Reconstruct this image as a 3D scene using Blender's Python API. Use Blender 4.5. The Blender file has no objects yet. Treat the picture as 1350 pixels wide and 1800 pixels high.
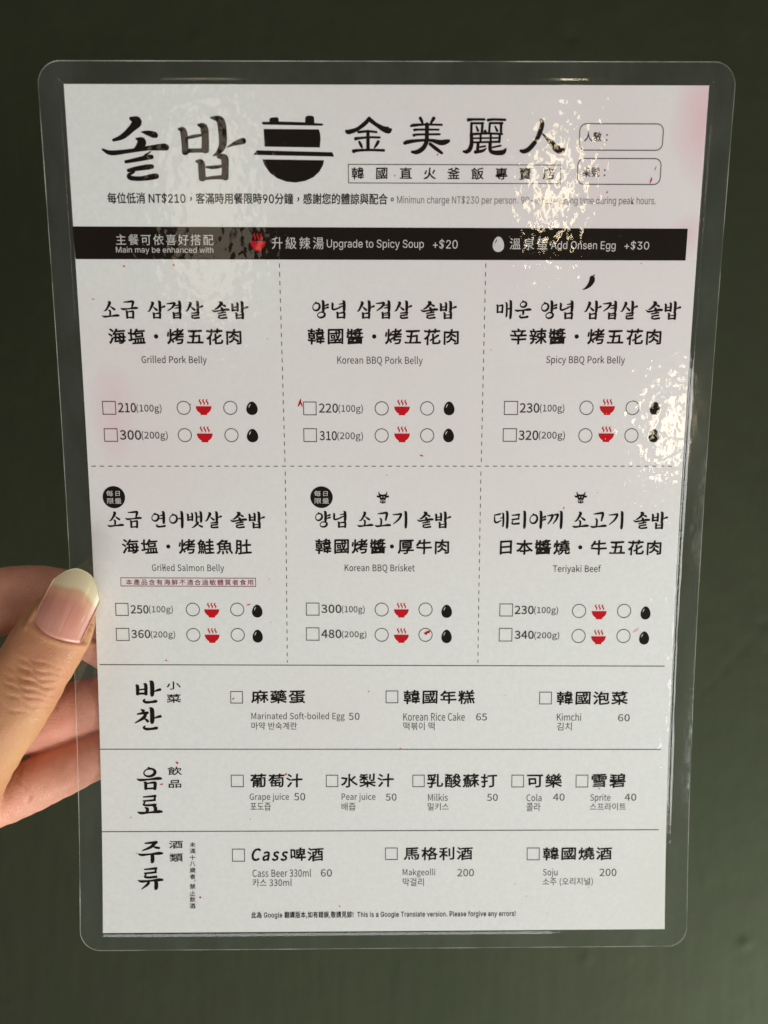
import bpy, bmesh, math, random
import numpy as np
from mathutils import Vector, Matrix, kdtree

random.seed(7)
scene = bpy.context.scene
COL = scene.collection
R = math.radians

# ------------------------------------------------------------------ camera, world, lamps, exposure
cam_data = bpy.data.cameras.new('camera')
cam = bpy.data.objects.new('camera', cam_data)
COL.objects.link(cam)
cam.location = (0, 0, 0)
cam.rotation_euler = (R(90), 0, 0)
cam_data.sensor_fit = 'AUTO'
cam_data.sensor_width = 36.0
cam_data.lens = 27.0
cam_data.clip_start = 0.01
cam_data.clip_end = 100.0
cam_data.dof.use_dof = True
cam_data.dof.focus_distance = 0.191
cam_data.dof.aperture_fstop = 9.0
scene.camera = cam

world = bpy.data.worlds.new('World')
scene.world = world
world.use_nodes = True
wbg = world.node_tree.nodes['Background']
wbg.inputs['Color'].default_value = (0.95, 0.96, 0.95, 1)
wbg.inputs['Strength'].default_value = 0.10


def lamp(name, loc, target, power, size, color, size_y=None, shape='RECTANGLE'):
    d = bpy.data.lights.new(name, 'AREA')
    d.energy = power
    d.color = color
    d.shape = shape
    d.size = size
    if shape in ('RECTANGLE', 'ELLIPSE'):
        d.size_y = size_y or size
    o = bpy.data.objects.new(name, d)
    COL.objects.link(o)
    o.location = loc
    o.rotation_euler = (Vector(target) - Vector(loc)).to_track_quat('-Z', 'Y').to_euler()
    return o


# the big bright opening to the right and below, two added fill lamps, and the warm bulbs in the room
lamp('window_light', (0.545, -0.40, -0.25), (0.0, 0.19, -0.02), 3.6, 0.2, (1.0, 0.98, 0.95), 0.40)
lamp('front_window_light', (-0.01, -0.15, -0.72), (-0.02, 0.19, -0.04), 4.8, 0.5, (0.975, 0.995, 1.0), 0.40)
lamp('wall_fill_light', (0.50, 0.20, -0.55), (0.30, 0.45, -0.36), 8.6, 0.22, (0.88, 1.0, 0.86), 0.22)  # added lamp close to the wall, brightens its lower right
lamp('warm_fill_light', (-0.30, -0.35, 0.75), (0.0, 0.19, 0.02), 2.0, 0.35, (1.0, 0.90, 0.78), 0.35)  # added soft warm fill from the upper left, no fixture known there
lamp('bulb_light', (0.455, -1.35, 0.125), (0.04, 0.18, 0.07), 0.55, 0.045, (1.0, 0.82, 0.52), 0.20, 'ELLIPSE')
lamp('bulb_light', (0.75, -1.25, -0.30), (0.06, 0.19, 0.02), 0.5, 0.055, (1.0, 0.85, 0.62), 0.16, 'ELLIPSE')
lamp('bulb_light', (-0.265, -1.35, 0.10), (-0.04, 0.18, 0.05), 0.42, 0.16, (1.0, 0.84, 0.62), 0.38, 'ELLIPSE')

lamp('margin_reflection_light', (0.86, -1.10, -0.12), (0.08, 0.19, 0.0), 0.45, 0.16, (1.0, 0.93, 0.80), 0.75)  # added so that its reflection lightens the clear right margin of the film

scene.view_settings.view_transform = 'Standard'
scene.view_settings.look = 'None'
scene.view_settings.exposure = -0.34
scene.view_settings.gamma = 1.0
scene.view_settings.use_curve_mapping = False
scene.render.engine = 'CYCLES'
scene.cycles.transparent_max_bounces = 24
scene.cycles.max_bounces = 8
scene.cycles.use_denoising = True
scene.render.filter_size = 1.35

LETTERING = [
 ('shop_logo', None, [
   ('logo',7.62,6.68,40.75,21.06),
  ], [
  ]),
 ('cooking_pot_icon', None, [
  ], [
   ('pot',42.32,6.6,60.98,21.22,'k'),
  ]),
 ('shop_name', None, [
   ('name',63.57,6.75,114.94,15.1),
  ], [
  ]),
 ('tagline', None, [
   ('L','韓國直火釜飯專賣店',65.09,17.78,112.74,20.46,0.016,'k',0.85),
  ], [
   ('box_outline',64.22,17.09,114.23,21.34,'k'),
  ]),
 ('guest_count_box', None, [
   ('c','人數：',119.36,9.96,124.86,12.04,0.012,'k',0),
  ], [
   ('rounded_box_outline',118.16,8.11,138.03,14.0,'k'),
  ]),
 ('table_number_box', None, [
   ('c','桌號：',119.34,17.61,124.74,19.73,0.012,'k',0),
  ], [
   ('rounded_box_outline',118.05,15.6,138.01,21.46,'k'),
  ]),
 ('notice_lettering', None, [
   ('g','每位低消 NT$210，客滿時用餐限時90分鐘，感謝您的體諒與配合。',8.3,23.59,74.87,26.06,0.014,'k',0),
   ('g','Minimun charge NT$230 per person. 90-minute dining time during peak hours.',75.67,23.92,137.22,26.2,-0.016,'f',0),
  ], [
  ]),
 ('header_band', 'dark brown band across the paper with pale lettering', [
   ('poly','band',[(-0.23,31.2),(145.35,31.15),(145.33,38.36),(0.07,38.64)]),
   ('c','主餐可依喜好搭配',9.72,32.91,32.39,35.37,0,'w',0.12),
   ('g','Main may be enhanced with',9.58,35.76,32.3,37.44,-0.01,'w',0),
   ('c','升級辣湯',46.11,33.37,58.31,36.15,0,'w',0.18),
   ('g','Upgrade to Spicy Soup',59.05,33.88,82.06,36.26,-0.012,'w',0),
   ('g','+$20',84.23,33.68,90.13,36.13,-0.012,'w',0),
   ('c','溫泉蛋',102.59,33.41,111.74,36.05,0,'w',0.15),
   ('g','Add Onsen Egg',112.52,34.06,128.11,36.39,-0.012,'w',0),
   ('g','+$30',130.23,33.89,136.23,36.14,-0.012,'w',0),
  ], [
   ('soup_bowl_icon',41.04,32.63,44.64,36.57,'r'),
   ('egg_icon',98.5,33.12,101.23,36.6,'w'),
  ]),
 ('dashed_divider', None, [
   ('dash',(47.74,39.41),(48.1,86.88),2.0277777777777777),
  ], [
  ]),
 ('dashed_divider', None, [
   ('dash',(96.97,39.21),(96.89,86.66),2.0277777777777777),
  ], [
  ]),
 ('dashed_divider', None, [
   ('dash',(48.12,89.29),(47.83,138.47),2.0277777777777777),
  ], [
  ]),
 ('dashed_divider', None, [
   ('dash',(96.86,89.07),(96.88,138.38),2.0277777777777777),
  ], [
  ]),
 ('dashed_divider', None, [
   ('dash',(0.87,88.15),(145.68,87.51),1.948051948051948),
  ], [
  ]),
 ('divider_line', None, [
   ('line',(0.55,139.05),(146.03,139.19)),
  ], [
  ]),
 ('divider_line', None, [
   ('line',(-0.14,161.39),(145.96,161.49)),
  ], [
  ]),
 ('divider_line', None, [
   ('line',(-0.17,183.29),(145.96,183.2)),
  ], [
  ]),
 ('dish_entry', 'entry for grilled pork belly', [
   ('K','소금 삼겹살 솔밥',5.38,48.06,40.17,52.46,0,'k',0),
   ('L','海塩・烤五花肉',6.69,54.67,38.22,58.5,0.02,'k',0.08),
   ('h','Grilled Pork Belly',14.22,61.14,29.78,63.39,0,'d',0),
   ('h','210',8.07,72.57,12.3,74.86,0.012,'d',0),
   ('h','(100g)',12.42,72.82,18.45,75.18,-0.004,'d',0),
   ('h','300',8.14,79.24,13.22,81.55,0.012,'d',0),
   ('h','(200g)',13.34,79.42,19.67,81.81,-0.004,'d',0),
  ], [
   ('checkbox',4.25,72.11,7.52,75.43,'k'),
   ('option_circle',22.12,71.98,25.5,75.39,'k'),
   ('soup_bowl_icon',26.7,71.59,30.55,75.4,'r'),
   ('option_circle',33.39,71.93,36.78,75.34,'k'),
   ('egg_icon',38.95,72.08,41.71,75.34,'k'),
   ('checkbox',4.3,78.78,7.59,82.07,'k'),
   ('option_circle',22.12,78.65,25.52,82.1,'k'),
   ('soup_bowl_icon',26.73,78.25,30.6,82.1,'r'),
   ('option_circle',33.46,78.6,36.87,82.04,'k'),
   ('egg_icon',38.9,78.75,41.68,82.05,'k'),
  ]),
 ('dish_entry', 'entry for barbecue pork belly', [
   ('K','양념 삼겹살 솔밥',55.38,47.84,90.18,52.23,0,'k',0),
   ('L','韓國醬・烤五花肉',54.25,54.44,90.7,58.27,0.02,'k',0.08),
   ('h','Korean BBQ Pork Belly',61.25,60.98,82.02,63.36,0,'d',0),
   ('h','220',56.69,72.48,61.28,74.7,0.012,'d',0),
   ('h','(100g)',61.42,72.66,67.41,75.02,-0.004,'d',0),
   ('h','310',56.74,79.23,60.94,81.47,0.012,'d',0),
   ('h','(200g)',61.07,79.34,67.39,81.73,-0.004,'d',0),
  ], [
   ('checkbox',52.8,72.02,56.06,75.34,'k'),
   ('option_circle',70.31,71.89,73.75,75.3,'k'),
   ('soup_bowl_icon',75.11,71.5,78.96,75.24,'r'),
   ('option_circle',81.51,71.84,84.97,75.25,'k'),
   ('egg_icon',87.32,71.86,89.99,75.19,'k'),
   ('checkbox',52.76,78.55,56.04,81.91,'k'),
   ('option_circle',70.29,78.5,73.75,81.94,'k'),
   ('soup_bowl_icon',75.12,78.03,78.99,81.88,'r'),
   ('option_circle',81.56,78.45,85.04,81.89,'k'),
   ('egg_icon',87.26,78.46,89.95,81.83,'k'),
  ]),
 ('dish_entry', 'entry for spicy pork belly with a chili icon above', [
   ('K','매운 양념 삼겹살 솔밥',99.71,47.63,145.04,52.14,0,'k',0),
   ('L','辛辣醬・烤五花肉',103.35,54.22,140.53,58.05,0.02,'k',0.08),
   ('h','Spicy BBQ Pork Belly',112.35,60.68,131.89,62.99,0,'d',0),
   ('h','230',106.24,72.18,111.06,74.47,0.012,'d',0),
   ('h','(100g)',111.21,72.36,117.32,74.72,-0.004,'d',0),
   ('h','320',106.14,78.86,110.99,81.18,0.012,'d',0),
   ('h','(200g)',111.14,78.98,117.72,81.36,-0.004,'d',0),
  ], [
   ('chili_icon',120.59,41.71,123.5,45.25,'k'),
   ('checkbox',102.27,71.65,105.74,75.05,'k'),
   ('option_circle',121.11,71.52,124.62,74.93,'k'),
   ('soup_bowl_icon',126.14,71.13,130.0,74.94,'r'),
   ('option_circle',132.68,71.47,136.2,74.88,'k'),
   ('egg_icon',138.75,71.63,141.33,74.88,'k'),
   ('checkbox',102.15,78.32,105.64,81.62,'k'),
   ('option_circle',121.11,78.27,124.64,81.72,'k'),
   ('soup_bowl_icon',126.16,77.8,130.11,81.58,'r'),
   ('option_circle',132.75,78.21,136.29,81.66,'k'),
   ('egg_icon',138.85,78.3,141.45,81.6,'k'),
  ]),
 ('dish_entry', 'entry for grilled salmon belly with a red warning box', [
   ('K','소금 연어뱃살 솔밥',3.93,99.26,42.88,103.73,0,'k',0),
   ('L','海塩・烤鮭魚肚',7.39,106.41,39.34,110.27,0.02,'k',0.08),
   ('h','Grilled Salmon Belly',14.46,112.82,32.39,115.16,0,'d',0),
   ('c','本產品含有海鮮不適合過敏體質者食用',7.92,116.78,39.56,118.25,0.008,'m',0.12),
   ('h','250',8.85,123.52,13.23,125.66,0.012,'d',0),
   ('h','(100g)',13.37,123.58,19.32,125.87,-0.004,'d',0),
   ('h','360',8.77,129.96,13.45,132.05,0.012,'d',0),
   ('h','(200g)',13.58,130.17,19.69,132.4,-0.004,'d',0),
  ], [
   ('daily_limit_badge',3.17,93.1,8.64,98.68,'k'),
   ('box_outline',6.59,116.34,40.28,118.62,'m'),
   ('checkbox',5.04,122.94,8.29,126.27,'k'),
   ('option_circle',22.55,122.77,26.05,126.41,'k'),
   ('soup_bowl_icon',27.14,122.87,30.91,126.65,'r'),
   ('option_circle',33.66,122.74,37.17,126.38,'k'),
   ('egg_icon',39.12,123.28,41.77,126.62,'k'),
   ('checkbox',4.94,129.46,8.27,132.8,'k'),
   ('option_circle',22.5,129.37,26.01,133.03,'k'),
   ('soup_bowl_icon',27.11,129.47,30.83,133.27,'r'),
   ('option_circle',33.65,129.34,37.18,133.0,'k'),
   ('egg_icon',39.14,129.82,41.73,133.17,'k'),
  ]),
 ('dish_entry', 'entry for barbecue brisket with badge and cow icon', [
   ('K','양념 소고기 솔밥',55.34,99.05,89.52,103.53,0,'k',0),
   ('L','韓國烤醬•厚牛肉',55.4,106.22,89.02,110.08,0.02,'k',0.08),
   ('h','Korean BBQ Brisket',62.65,112.65,80.39,114.92,0,'d',0),
   ('h','300',56.66,123.23,61.72,125.38,0.012,'d',0),
   ('h','(100g)',61.86,123.43,67.65,125.73,-0.004,'d',0),
   ('h','480',56.6,129.77,61.67,131.93,0.012,'d',0),
   ('h','(200g)',61.82,130.05,68.07,132.22,-0.004,'d',0),
  ], [
   ('daily_limit_badge',54.21,92.95,59.8,98.4,'k'),
   ('cow_icon',70.66,94.1,73.94,97.18,'k'),
   ('checkbox',52.77,122.72,56.16,126.06,'k'),
   ('option_circle',70.22,122.63,73.79,126.28,'k'),
   ('soup_bowl_icon',75.13,122.73,78.91,126.52,'r'),
   ('option_circle',81.42,122.59,85.01,126.25,'k'),
   ('egg_icon',87.3,123.14,90.01,126.56,'k'),
   ('checkbox',52.69,129.18,56.09,132.62,'k'),
   ('option_circle',70.21,129.24,73.79,132.92,'k'),
   ('soup_bowl_icon',75.14,129.35,78.94,133.16,'r'),
   ('option_circle',81.45,129.22,85.06,132.89,'k'),
   ('egg_icon',87.36,129.69,90.01,133.21,'k'),
  ]),
 ('dish_entry', 'entry for teriyaki beef with a cow icon above', [
   ('K','데리야끼 소고기 솔밥',100.34,98.85,145.02,103.55,0,'k',0),
   ('L','日本醬燒・牛五花肉',102.09,106.25,143.63,110.12,0.02,'k',0.08),
   ('h','Teriyaki Beef',115.83,112.69,128.21,115.05,0,'d',0),
   ('h','230',106.24,123.38,111.11,125.54,0.012,'d',0),
   ('h','(100g)',111.26,123.51,117.48,125.82,-0.004,'d',0),
   ('h','340',106.38,129.94,111.27,132.04,0.012,'d',0),
   ('h','(200g)',111.42,130.15,117.96,132.4,-0.004,'d',0),
  ], [
   ('cow_icon',120.68,93.89,124.03,96.97,'k'),
   ('checkbox',102.26,122.8,105.73,126.15,'k'),
   ('option_circle',121.14,122.85,124.8,126.51,'k'),
   ('soup_bowl_icon',126.25,123.03,130.2,126.83,'r'),
   ('option_circle',132.9,122.82,136.57,126.48,'k'),
   ('egg_icon',139.09,123.44,141.71,126.87,'k'),
   ('checkbox',102.24,129.21,105.71,132.73,'k'),
   ('option_circle',121.2,129.42,124.87,133.1,'k'),
   ('soup_bowl_icon',126.33,129.67,130.21,133.42,'r'),
   ('option_circle',133.0,129.39,136.69,133.08,'k'),
   ('egg_icon',139.0,130.02,141.63,133.47,'k'),
  ]),
 ('section_heading', 'side dish section heading', [
   ('K','반',9.28,143.17,15.85,149.33,0,'k',0),
   ('K','찬',8.87,150.24,15.75,156.42,0,'k',0),
   ('L','小',17.18,143.47,20.69,145.57,0.012,'k',0),
   ('L','菜',17.1,146.77,20.68,149.1,0.012,'k',0),
  ], [
  ]),
 ('section_heading', 'soft drink section heading', [
   ('K','음',9.0,166.09,15.48,172.29,0,'k',0),
   ('K','료',9.01,173.5,15.51,178.72,0,'k',0),
   ('L','飲',16.96,166.09,20.5,168.29,0.012,'k',0),
   ('L','品',17.12,169.57,20.3,171.69,0.012,'k',0),
  ], [
  ]),
 ('section_heading', 'alcohol section heading with a tiny column of characters', [
   ('K','주',8.97,185.75,15.48,191.71,0,'k',0),
   ('K','류',8.9,192.69,15.49,198.78,0,'k',0),
   ('L','酒',16.96,185.77,20.51,187.81,0.012,'k',0),
   ('L','類',17.06,189.17,20.48,191.36,0.012,'k',0),
   ('c','未',22.3,186.16,23.73,187.48,0.006,'k',0),
   ('c','滿',22.28,187.83,23.71,189.14,0.006,'k',0),
   ('c','十',22.27,189.56,23.69,190.88,0.006,'k',0),
   ('c','八',22.25,191.22,23.68,192.54,0.006,'k',0),
   ('c','歲',22.24,192.88,23.67,194.2,0.006,'k',0),
   ('c','者',22.23,194.62,23.65,195.93,0.006,'k',0),
   ('c','，',23.34,196.2,23.63,196.58,0,'k',0),
   ('c','禁',22.21,197.25,23.64,198.56,0.006,'k',0),
   ('c','止',22.2,199.06,23.62,200.37,0.006,'k',0),
   ('c','飲',22.19,200.64,23.62,201.95,0.006,'k',0),
   ('c','酒',22.18,202.37,23.61,203.67,0.006,'k',0),
  ], [
  ]),
 ('small_entry', 'entry for soft-boiled egg', [
   ('L','麻藥蛋',38.57,145.69,52.23,149.23,0.02,'k',0.06),
   ('h','Marinated Soft-boiled Egg',38.49,151.57,62.43,153.99,0,'d',0),
   ('h','50',63.46,151.71,66.25,153.6,0,'d',0),
   ('c','마약 반숙계란',38.46,154.22,50.11,156.18,0,'d',0),
  ], [
   ('checkbox',33.22,146.0,36.4,149.24,'d'),
  ]),
 ('small_entry', 'entry for rice cake', [
   ('L','韓國年糕',77.74,145.63,96.1,149.34,0.02,'k',0.06),
   ('h','Korean Rice Cake',77.6,151.62,93.63,153.82,0,'d',0),
   ('h','65',96.61,151.84,99.45,153.74,0,'d',0),
   ('c','떡볶이 떡',77.61,154.2,85.76,156.33,0,'d',0),
  ], [
   ('checkbox',73.02,145.8,76.26,149.13,'d'),
  ]),
 ('small_entry', 'entry for kimchi', [
   ('L','韓國泡菜',117.79,145.89,136.5,149.54,0.02,'k',0.06),
   ('h','Kimchi',117.9,151.75,124.32,153.8,0,'d',0),
   ('h','60',134.17,152.04,137.28,153.95,0,'d',0),
   ('c','김치',117.96,154.26,121.88,156.4,0,'d',0),
  ], [
   ('checkbox',113.13,146.06,116.43,149.4,'d'),
  ]),
 ('small_entry', 'entry for grape juice', [
   ('L','葡萄汁',37.97,167.94,51.38,171.58,0.02,'k',0.06),
   ('h','Grape juice',37.78,173.17,47.89,175.45,0,'d',0),
   ('h','50',49.21,173.11,52.08,175.09,0,'d',0),
   ('c','포도즙',37.9,175.68,43.17,177.73,0,'d',0),
  ], [
   ('checkbox',33.01,168.23,36.29,171.49,'d'),
  ]),
 ('small_entry', 'entry for pear juice', [
   ('L','水梨汁',61.47,167.96,75.1,171.62,0.02,'k',0.06),
   ('h','Pear juice',61.53,173.21,70.35,175.5,0,'d',0),
   ('h','50',73.02,173.31,75.85,175.21,0,'d',0),
   ('c','배즙',61.52,175.72,65.15,177.78,0,'d',0),
  ], [
   ('checkbox',57.48,168.26,60.66,171.53,'d'),
  ]),
 ('small_entry', 'entry for yogurt soda', [
   ('L','乳酸蘇打',83.9,167.99,102.28,171.73,0.02,'k',0.06),
   ('h','Milkis',84.14,173.33,89.31,175.31,0,'d',0),
   ('h','50',99.68,173.43,102.55,175.34,0,'d',0),
   ('c','밀키스',84.07,175.85,89.62,177.83,0,'d',0),
  ], [
   ('checkbox',80.02,168.28,83.23,171.56,'d'),
  ]),
 ('small_entry', 'entry for cola', [
   ('L','可樂',110.28,168.01,119.53,171.77,0.02,'k',0.06),
   ('h','Cola',110.19,173.45,114.21,175.44,0,'d',0),
   ('h','40',117.25,173.38,120.37,175.3,0,'d',0),
   ('c','콜라',110.22,175.82,113.94,178.12,0,'d',0),
  ], [
   ('checkbox',106.13,168.31,109.45,171.68,'d'),
  ]),
 ('small_entry', 'entry for lemon soda', [
   ('L','雪碧',127.53,168.03,136.63,171.79,0.02,'k',0.06),
   ('h','Sprite',127.24,173.48,132.68,175.86,0,'d',0),
   ('h','40',136.5,173.42,139.65,175.34,0,'d',0),
   ('c','스프라이트',127.21,175.94,136.87,177.94,0,'d',0),
  ], [
   ('checkbox',123.26,168.33,126.61,171.71,'d'),
  ]),
 ('small_entry', 'entry for canned beer', [
   ('I','Cass',38.23,187.9,47.5,191.16,0.03,'k',0.12),
   ('L','啤酒',48.23,187.71,56.73,191.35,0.02,'k',0.06),
   ('h','Cass Beer 330ml',38.35,193.37,53.53,195.48,0,'d',0),
   ('h','60',56.05,193.49,58.94,195.46,0,'d',0),
   ('h','카스 330ml',38.33,195.92,48.5,198.04,0,'d',0),
  ], [
   ('checkbox',33.1,187.94,36.4,191.35,'d'),
  ]),
 ('small_entry', 'entry for rice wine', [
   ('L','馬格利酒',77.81,187.68,95.94,191.19,0.02,'k',0.06),
   ('h','Makgeolli',77.52,193.45,86.08,195.73,0,'d',0),
   ('h','200',91.96,193.58,96.35,195.56,0,'d',0),
   ('c','막걸리',77.52,195.95,83.08,198.08,0,'d',0),
  ], [
   ('checkbox',72.88,187.79,76.16,191.06,'d'),
  ]),
 ('small_entry', 'entry for distilled rice spirit', [
   ('L','韓國燒酒',114.86,187.81,133.34,191.34,0.02,'k',0.06),
   ('h','Soju',114.83,193.61,118.73,195.98,0,'d',0),
   ('h','200',130.1,193.67,134.65,195.67,0,'d',0),
   ('c','소주 (오리지널)',114.77,196.07,128.28,198.29,0,'d',0),
  ], [
   ('checkbox',110.44,187.92,113.87,191.29,'d'),
  ]),
 ('footer_lettering', None, [
   ('g','此為 Google 翻譯版本,如有錯誤,敬請見諒!  This is a Google Translate version. Please forgive any errors!',38.01,204.7,107.49,206.59,0.016,'k',0.05),
  ], [
  ]),
]
PEN_FLECKS = [((22.62,39.66),(23.02,40.16),0.31,'r'),((10.96,40.27),(11.49,40.17),0.29,'r'),((3.39,47.89),(3.79,47.89),0.26,'r'),((51.59,73.15),(52.24,71.46),0.49,'r'),((52.58,73.29),(52.08,71.87),0.34,'r'),((81.51,85.06),(82.34,85.28),0.31,'r'),((135.5,21.02),(135.88,19.84),0.37,'r'),((136.45,18.28),(136.76,17.34),0.17,'r'),((125.24,23.22),(125.54,22.98),0.29,'r'),((85.03,15.18),(85.1,14.81),0.29,'r'),((74.99,19.63),(75.25,19.63),0.29,'r'),((83.29,130.51),(84.38,130.1),0.71,'r'),((82.93,130.57),(83.57,130.94),0.57,'r'),((118.05,98.43),(118.14,97.86),0.26,'r'),((37.8,123.36),(38.8,123.22),0.23,'r'),((19.06,164.77),(19.56,165.3),0.49,'r'),((14.95,170.76),(15.67,170.65),0.34,'r'),((46.82,168.38),(47.3,167.8),0.37,'r'),((33.71,148.15),(34.16,147.76),0.29,'r'),((24.62,200.8),(25.06,200.8),0.46,'r'),((60.77,203.25),(61.09,203.44),0.29,'r'),((16.99,137.84),(17.45,138.01),0.29,'r'),((17.27,114.05),(17.57,113.54),0.29,'r'),((137.37,130.24),(138.8,129.2),0.5,'p'),((129.38,171.87),(129.74,172.17),0.26,'r'),((76.68,161.16),(77.07,161.38),0.29,'r'),((7.22,179.54),(7.51,179.54),0.26,'r')]
DUST = [(124.84,57.76),(44.47,57.05),(98.69,59.37),(57.81,205.29),(126.52,94.23),(144.35,105.15),(68.61,146.11),(104.14,146.98),(25.49,72.84),(8.68,189.05),(127.22,198.7),(110.37,200.9),(116.06,205.5),(107.3,197.53),(68.61,145.96),(37.87,180.07),(43.71,116.64),(43.8,127.87),(134.55,39.05),(147.68,71.45),(73.29,90.03)]
SHEET = [193.46175, 14.39298, -4.48017, -1.40565, 0.04099, 0.01378, 0.00502, 0.01782, 1.41463, 0.0084, 5.61043]
THUMB = [(-76.08, 188.8, -21.26, 5.6, 4.3), (-78.4, 188, -25.76, 7.9, 6.0), (-81.31, 187, -31.17, 8.8, 6.9), (-85.24, 186.5, -37.99, 8.8, 7.5), (-90.21, 186.5, -46.28, 9.2, 8.2), (-96.27, 187, -55.41, 9.0, 8.3), (-103.18, 189, -65.8, 9.6, 9), (-111.64, 192, -78.22, 12, 11), (-126.23, 197, -91.93, 16, 14), (-151.09, 205, -104.78, 20, 15)]
HAND_TUBES = [(THUMB, 2.3), ([(-157.67, 211.8, -54.91, 10, 10), (-134.04, 206.8, -38.3, 9.5, 9.5), (-115.77, 204.3, -27.54, 9.3, 9.3), (-102.05, 204.1, -23.89, 9, 9), (-91.47, 204.1, -23.28, 9, 9), (-82.44, 204.2, -26.02, 9.2, 9.2), (-74.12, 204.2, -31.76, 9, 9), (-68.59, 204.4, -37.55, 7.6, 7.6)], 2.1), ([(-159.09, 213.7, -75.98, 10, 10), (-126.32, 206.7, -65.07, 8.3, 8.3), (-99.03, 204.1, -57.75, 7.6, 7.6), (-79.29, 203.9, -51.65, 7.2, 7.2), (-64.19, 203.9, -48.03, 7, 7), (-55.88, 203.9, -46.52, 6, 6)], 2.1), ([(-159.09, 213.7, -94.98, 10, 10), (-126.01, 206.2, -84.92, 7.9, 7.9), (-101.85, 203.7, -75.9, 7.25, 7.25), (-88.18, 203.5, -69.94, 6.9, 6.9), (-76.8, 203.3, -64.91, 6.1, 6.1), (-65.51, 203.3, -60.24, 6, 6), (-60.24, 203.3, -58.73, 5, 5)], 2.1), ([(-168.57, 215.7, -111.84, 9, 9), (-146.62, 211.7, -108.2, 7, 7), (-125.39, 207.7, -101.85, 6.5, 6.5), (-116.36, 206.7, -98.76, 5.5, 5.5)], 2.1), ([(-154.56, 214, -77.67, 26, 10), (-172.0, 216, -86.4, 36, 13), (-203.09, 222, -105.24, 38, 15), (-235.6, 228, -124.98, 35, 17), (-269.53, 234, -145.6, 28, 18), (-318.19, 242, -175.67, 27, 20), (-441.52, 262, -252.3, 32, 27), (-639.07, 290, -375.93, 38, 34)], 2.3)]
FINGER_CREASES = [(HAND_TUBES[3][0], [(48.0, .35, .7), (72.0, .25, .6)]), (HAND_TUBES[2][0], [(30.0, .2, .6)])]
NAIL_BASE, NAIL_TIP = (-78.09, 179.9, -29.58), (-71.42, 182.6, -13.93)
NAIL_W, NAIL_SAG, NAIL_BOW, NAIL_LIFT = 6.3, 1.9, 1.6, .25
HAND_ORIGIN = np.array((-153.11, 212, -86.37))
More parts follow.
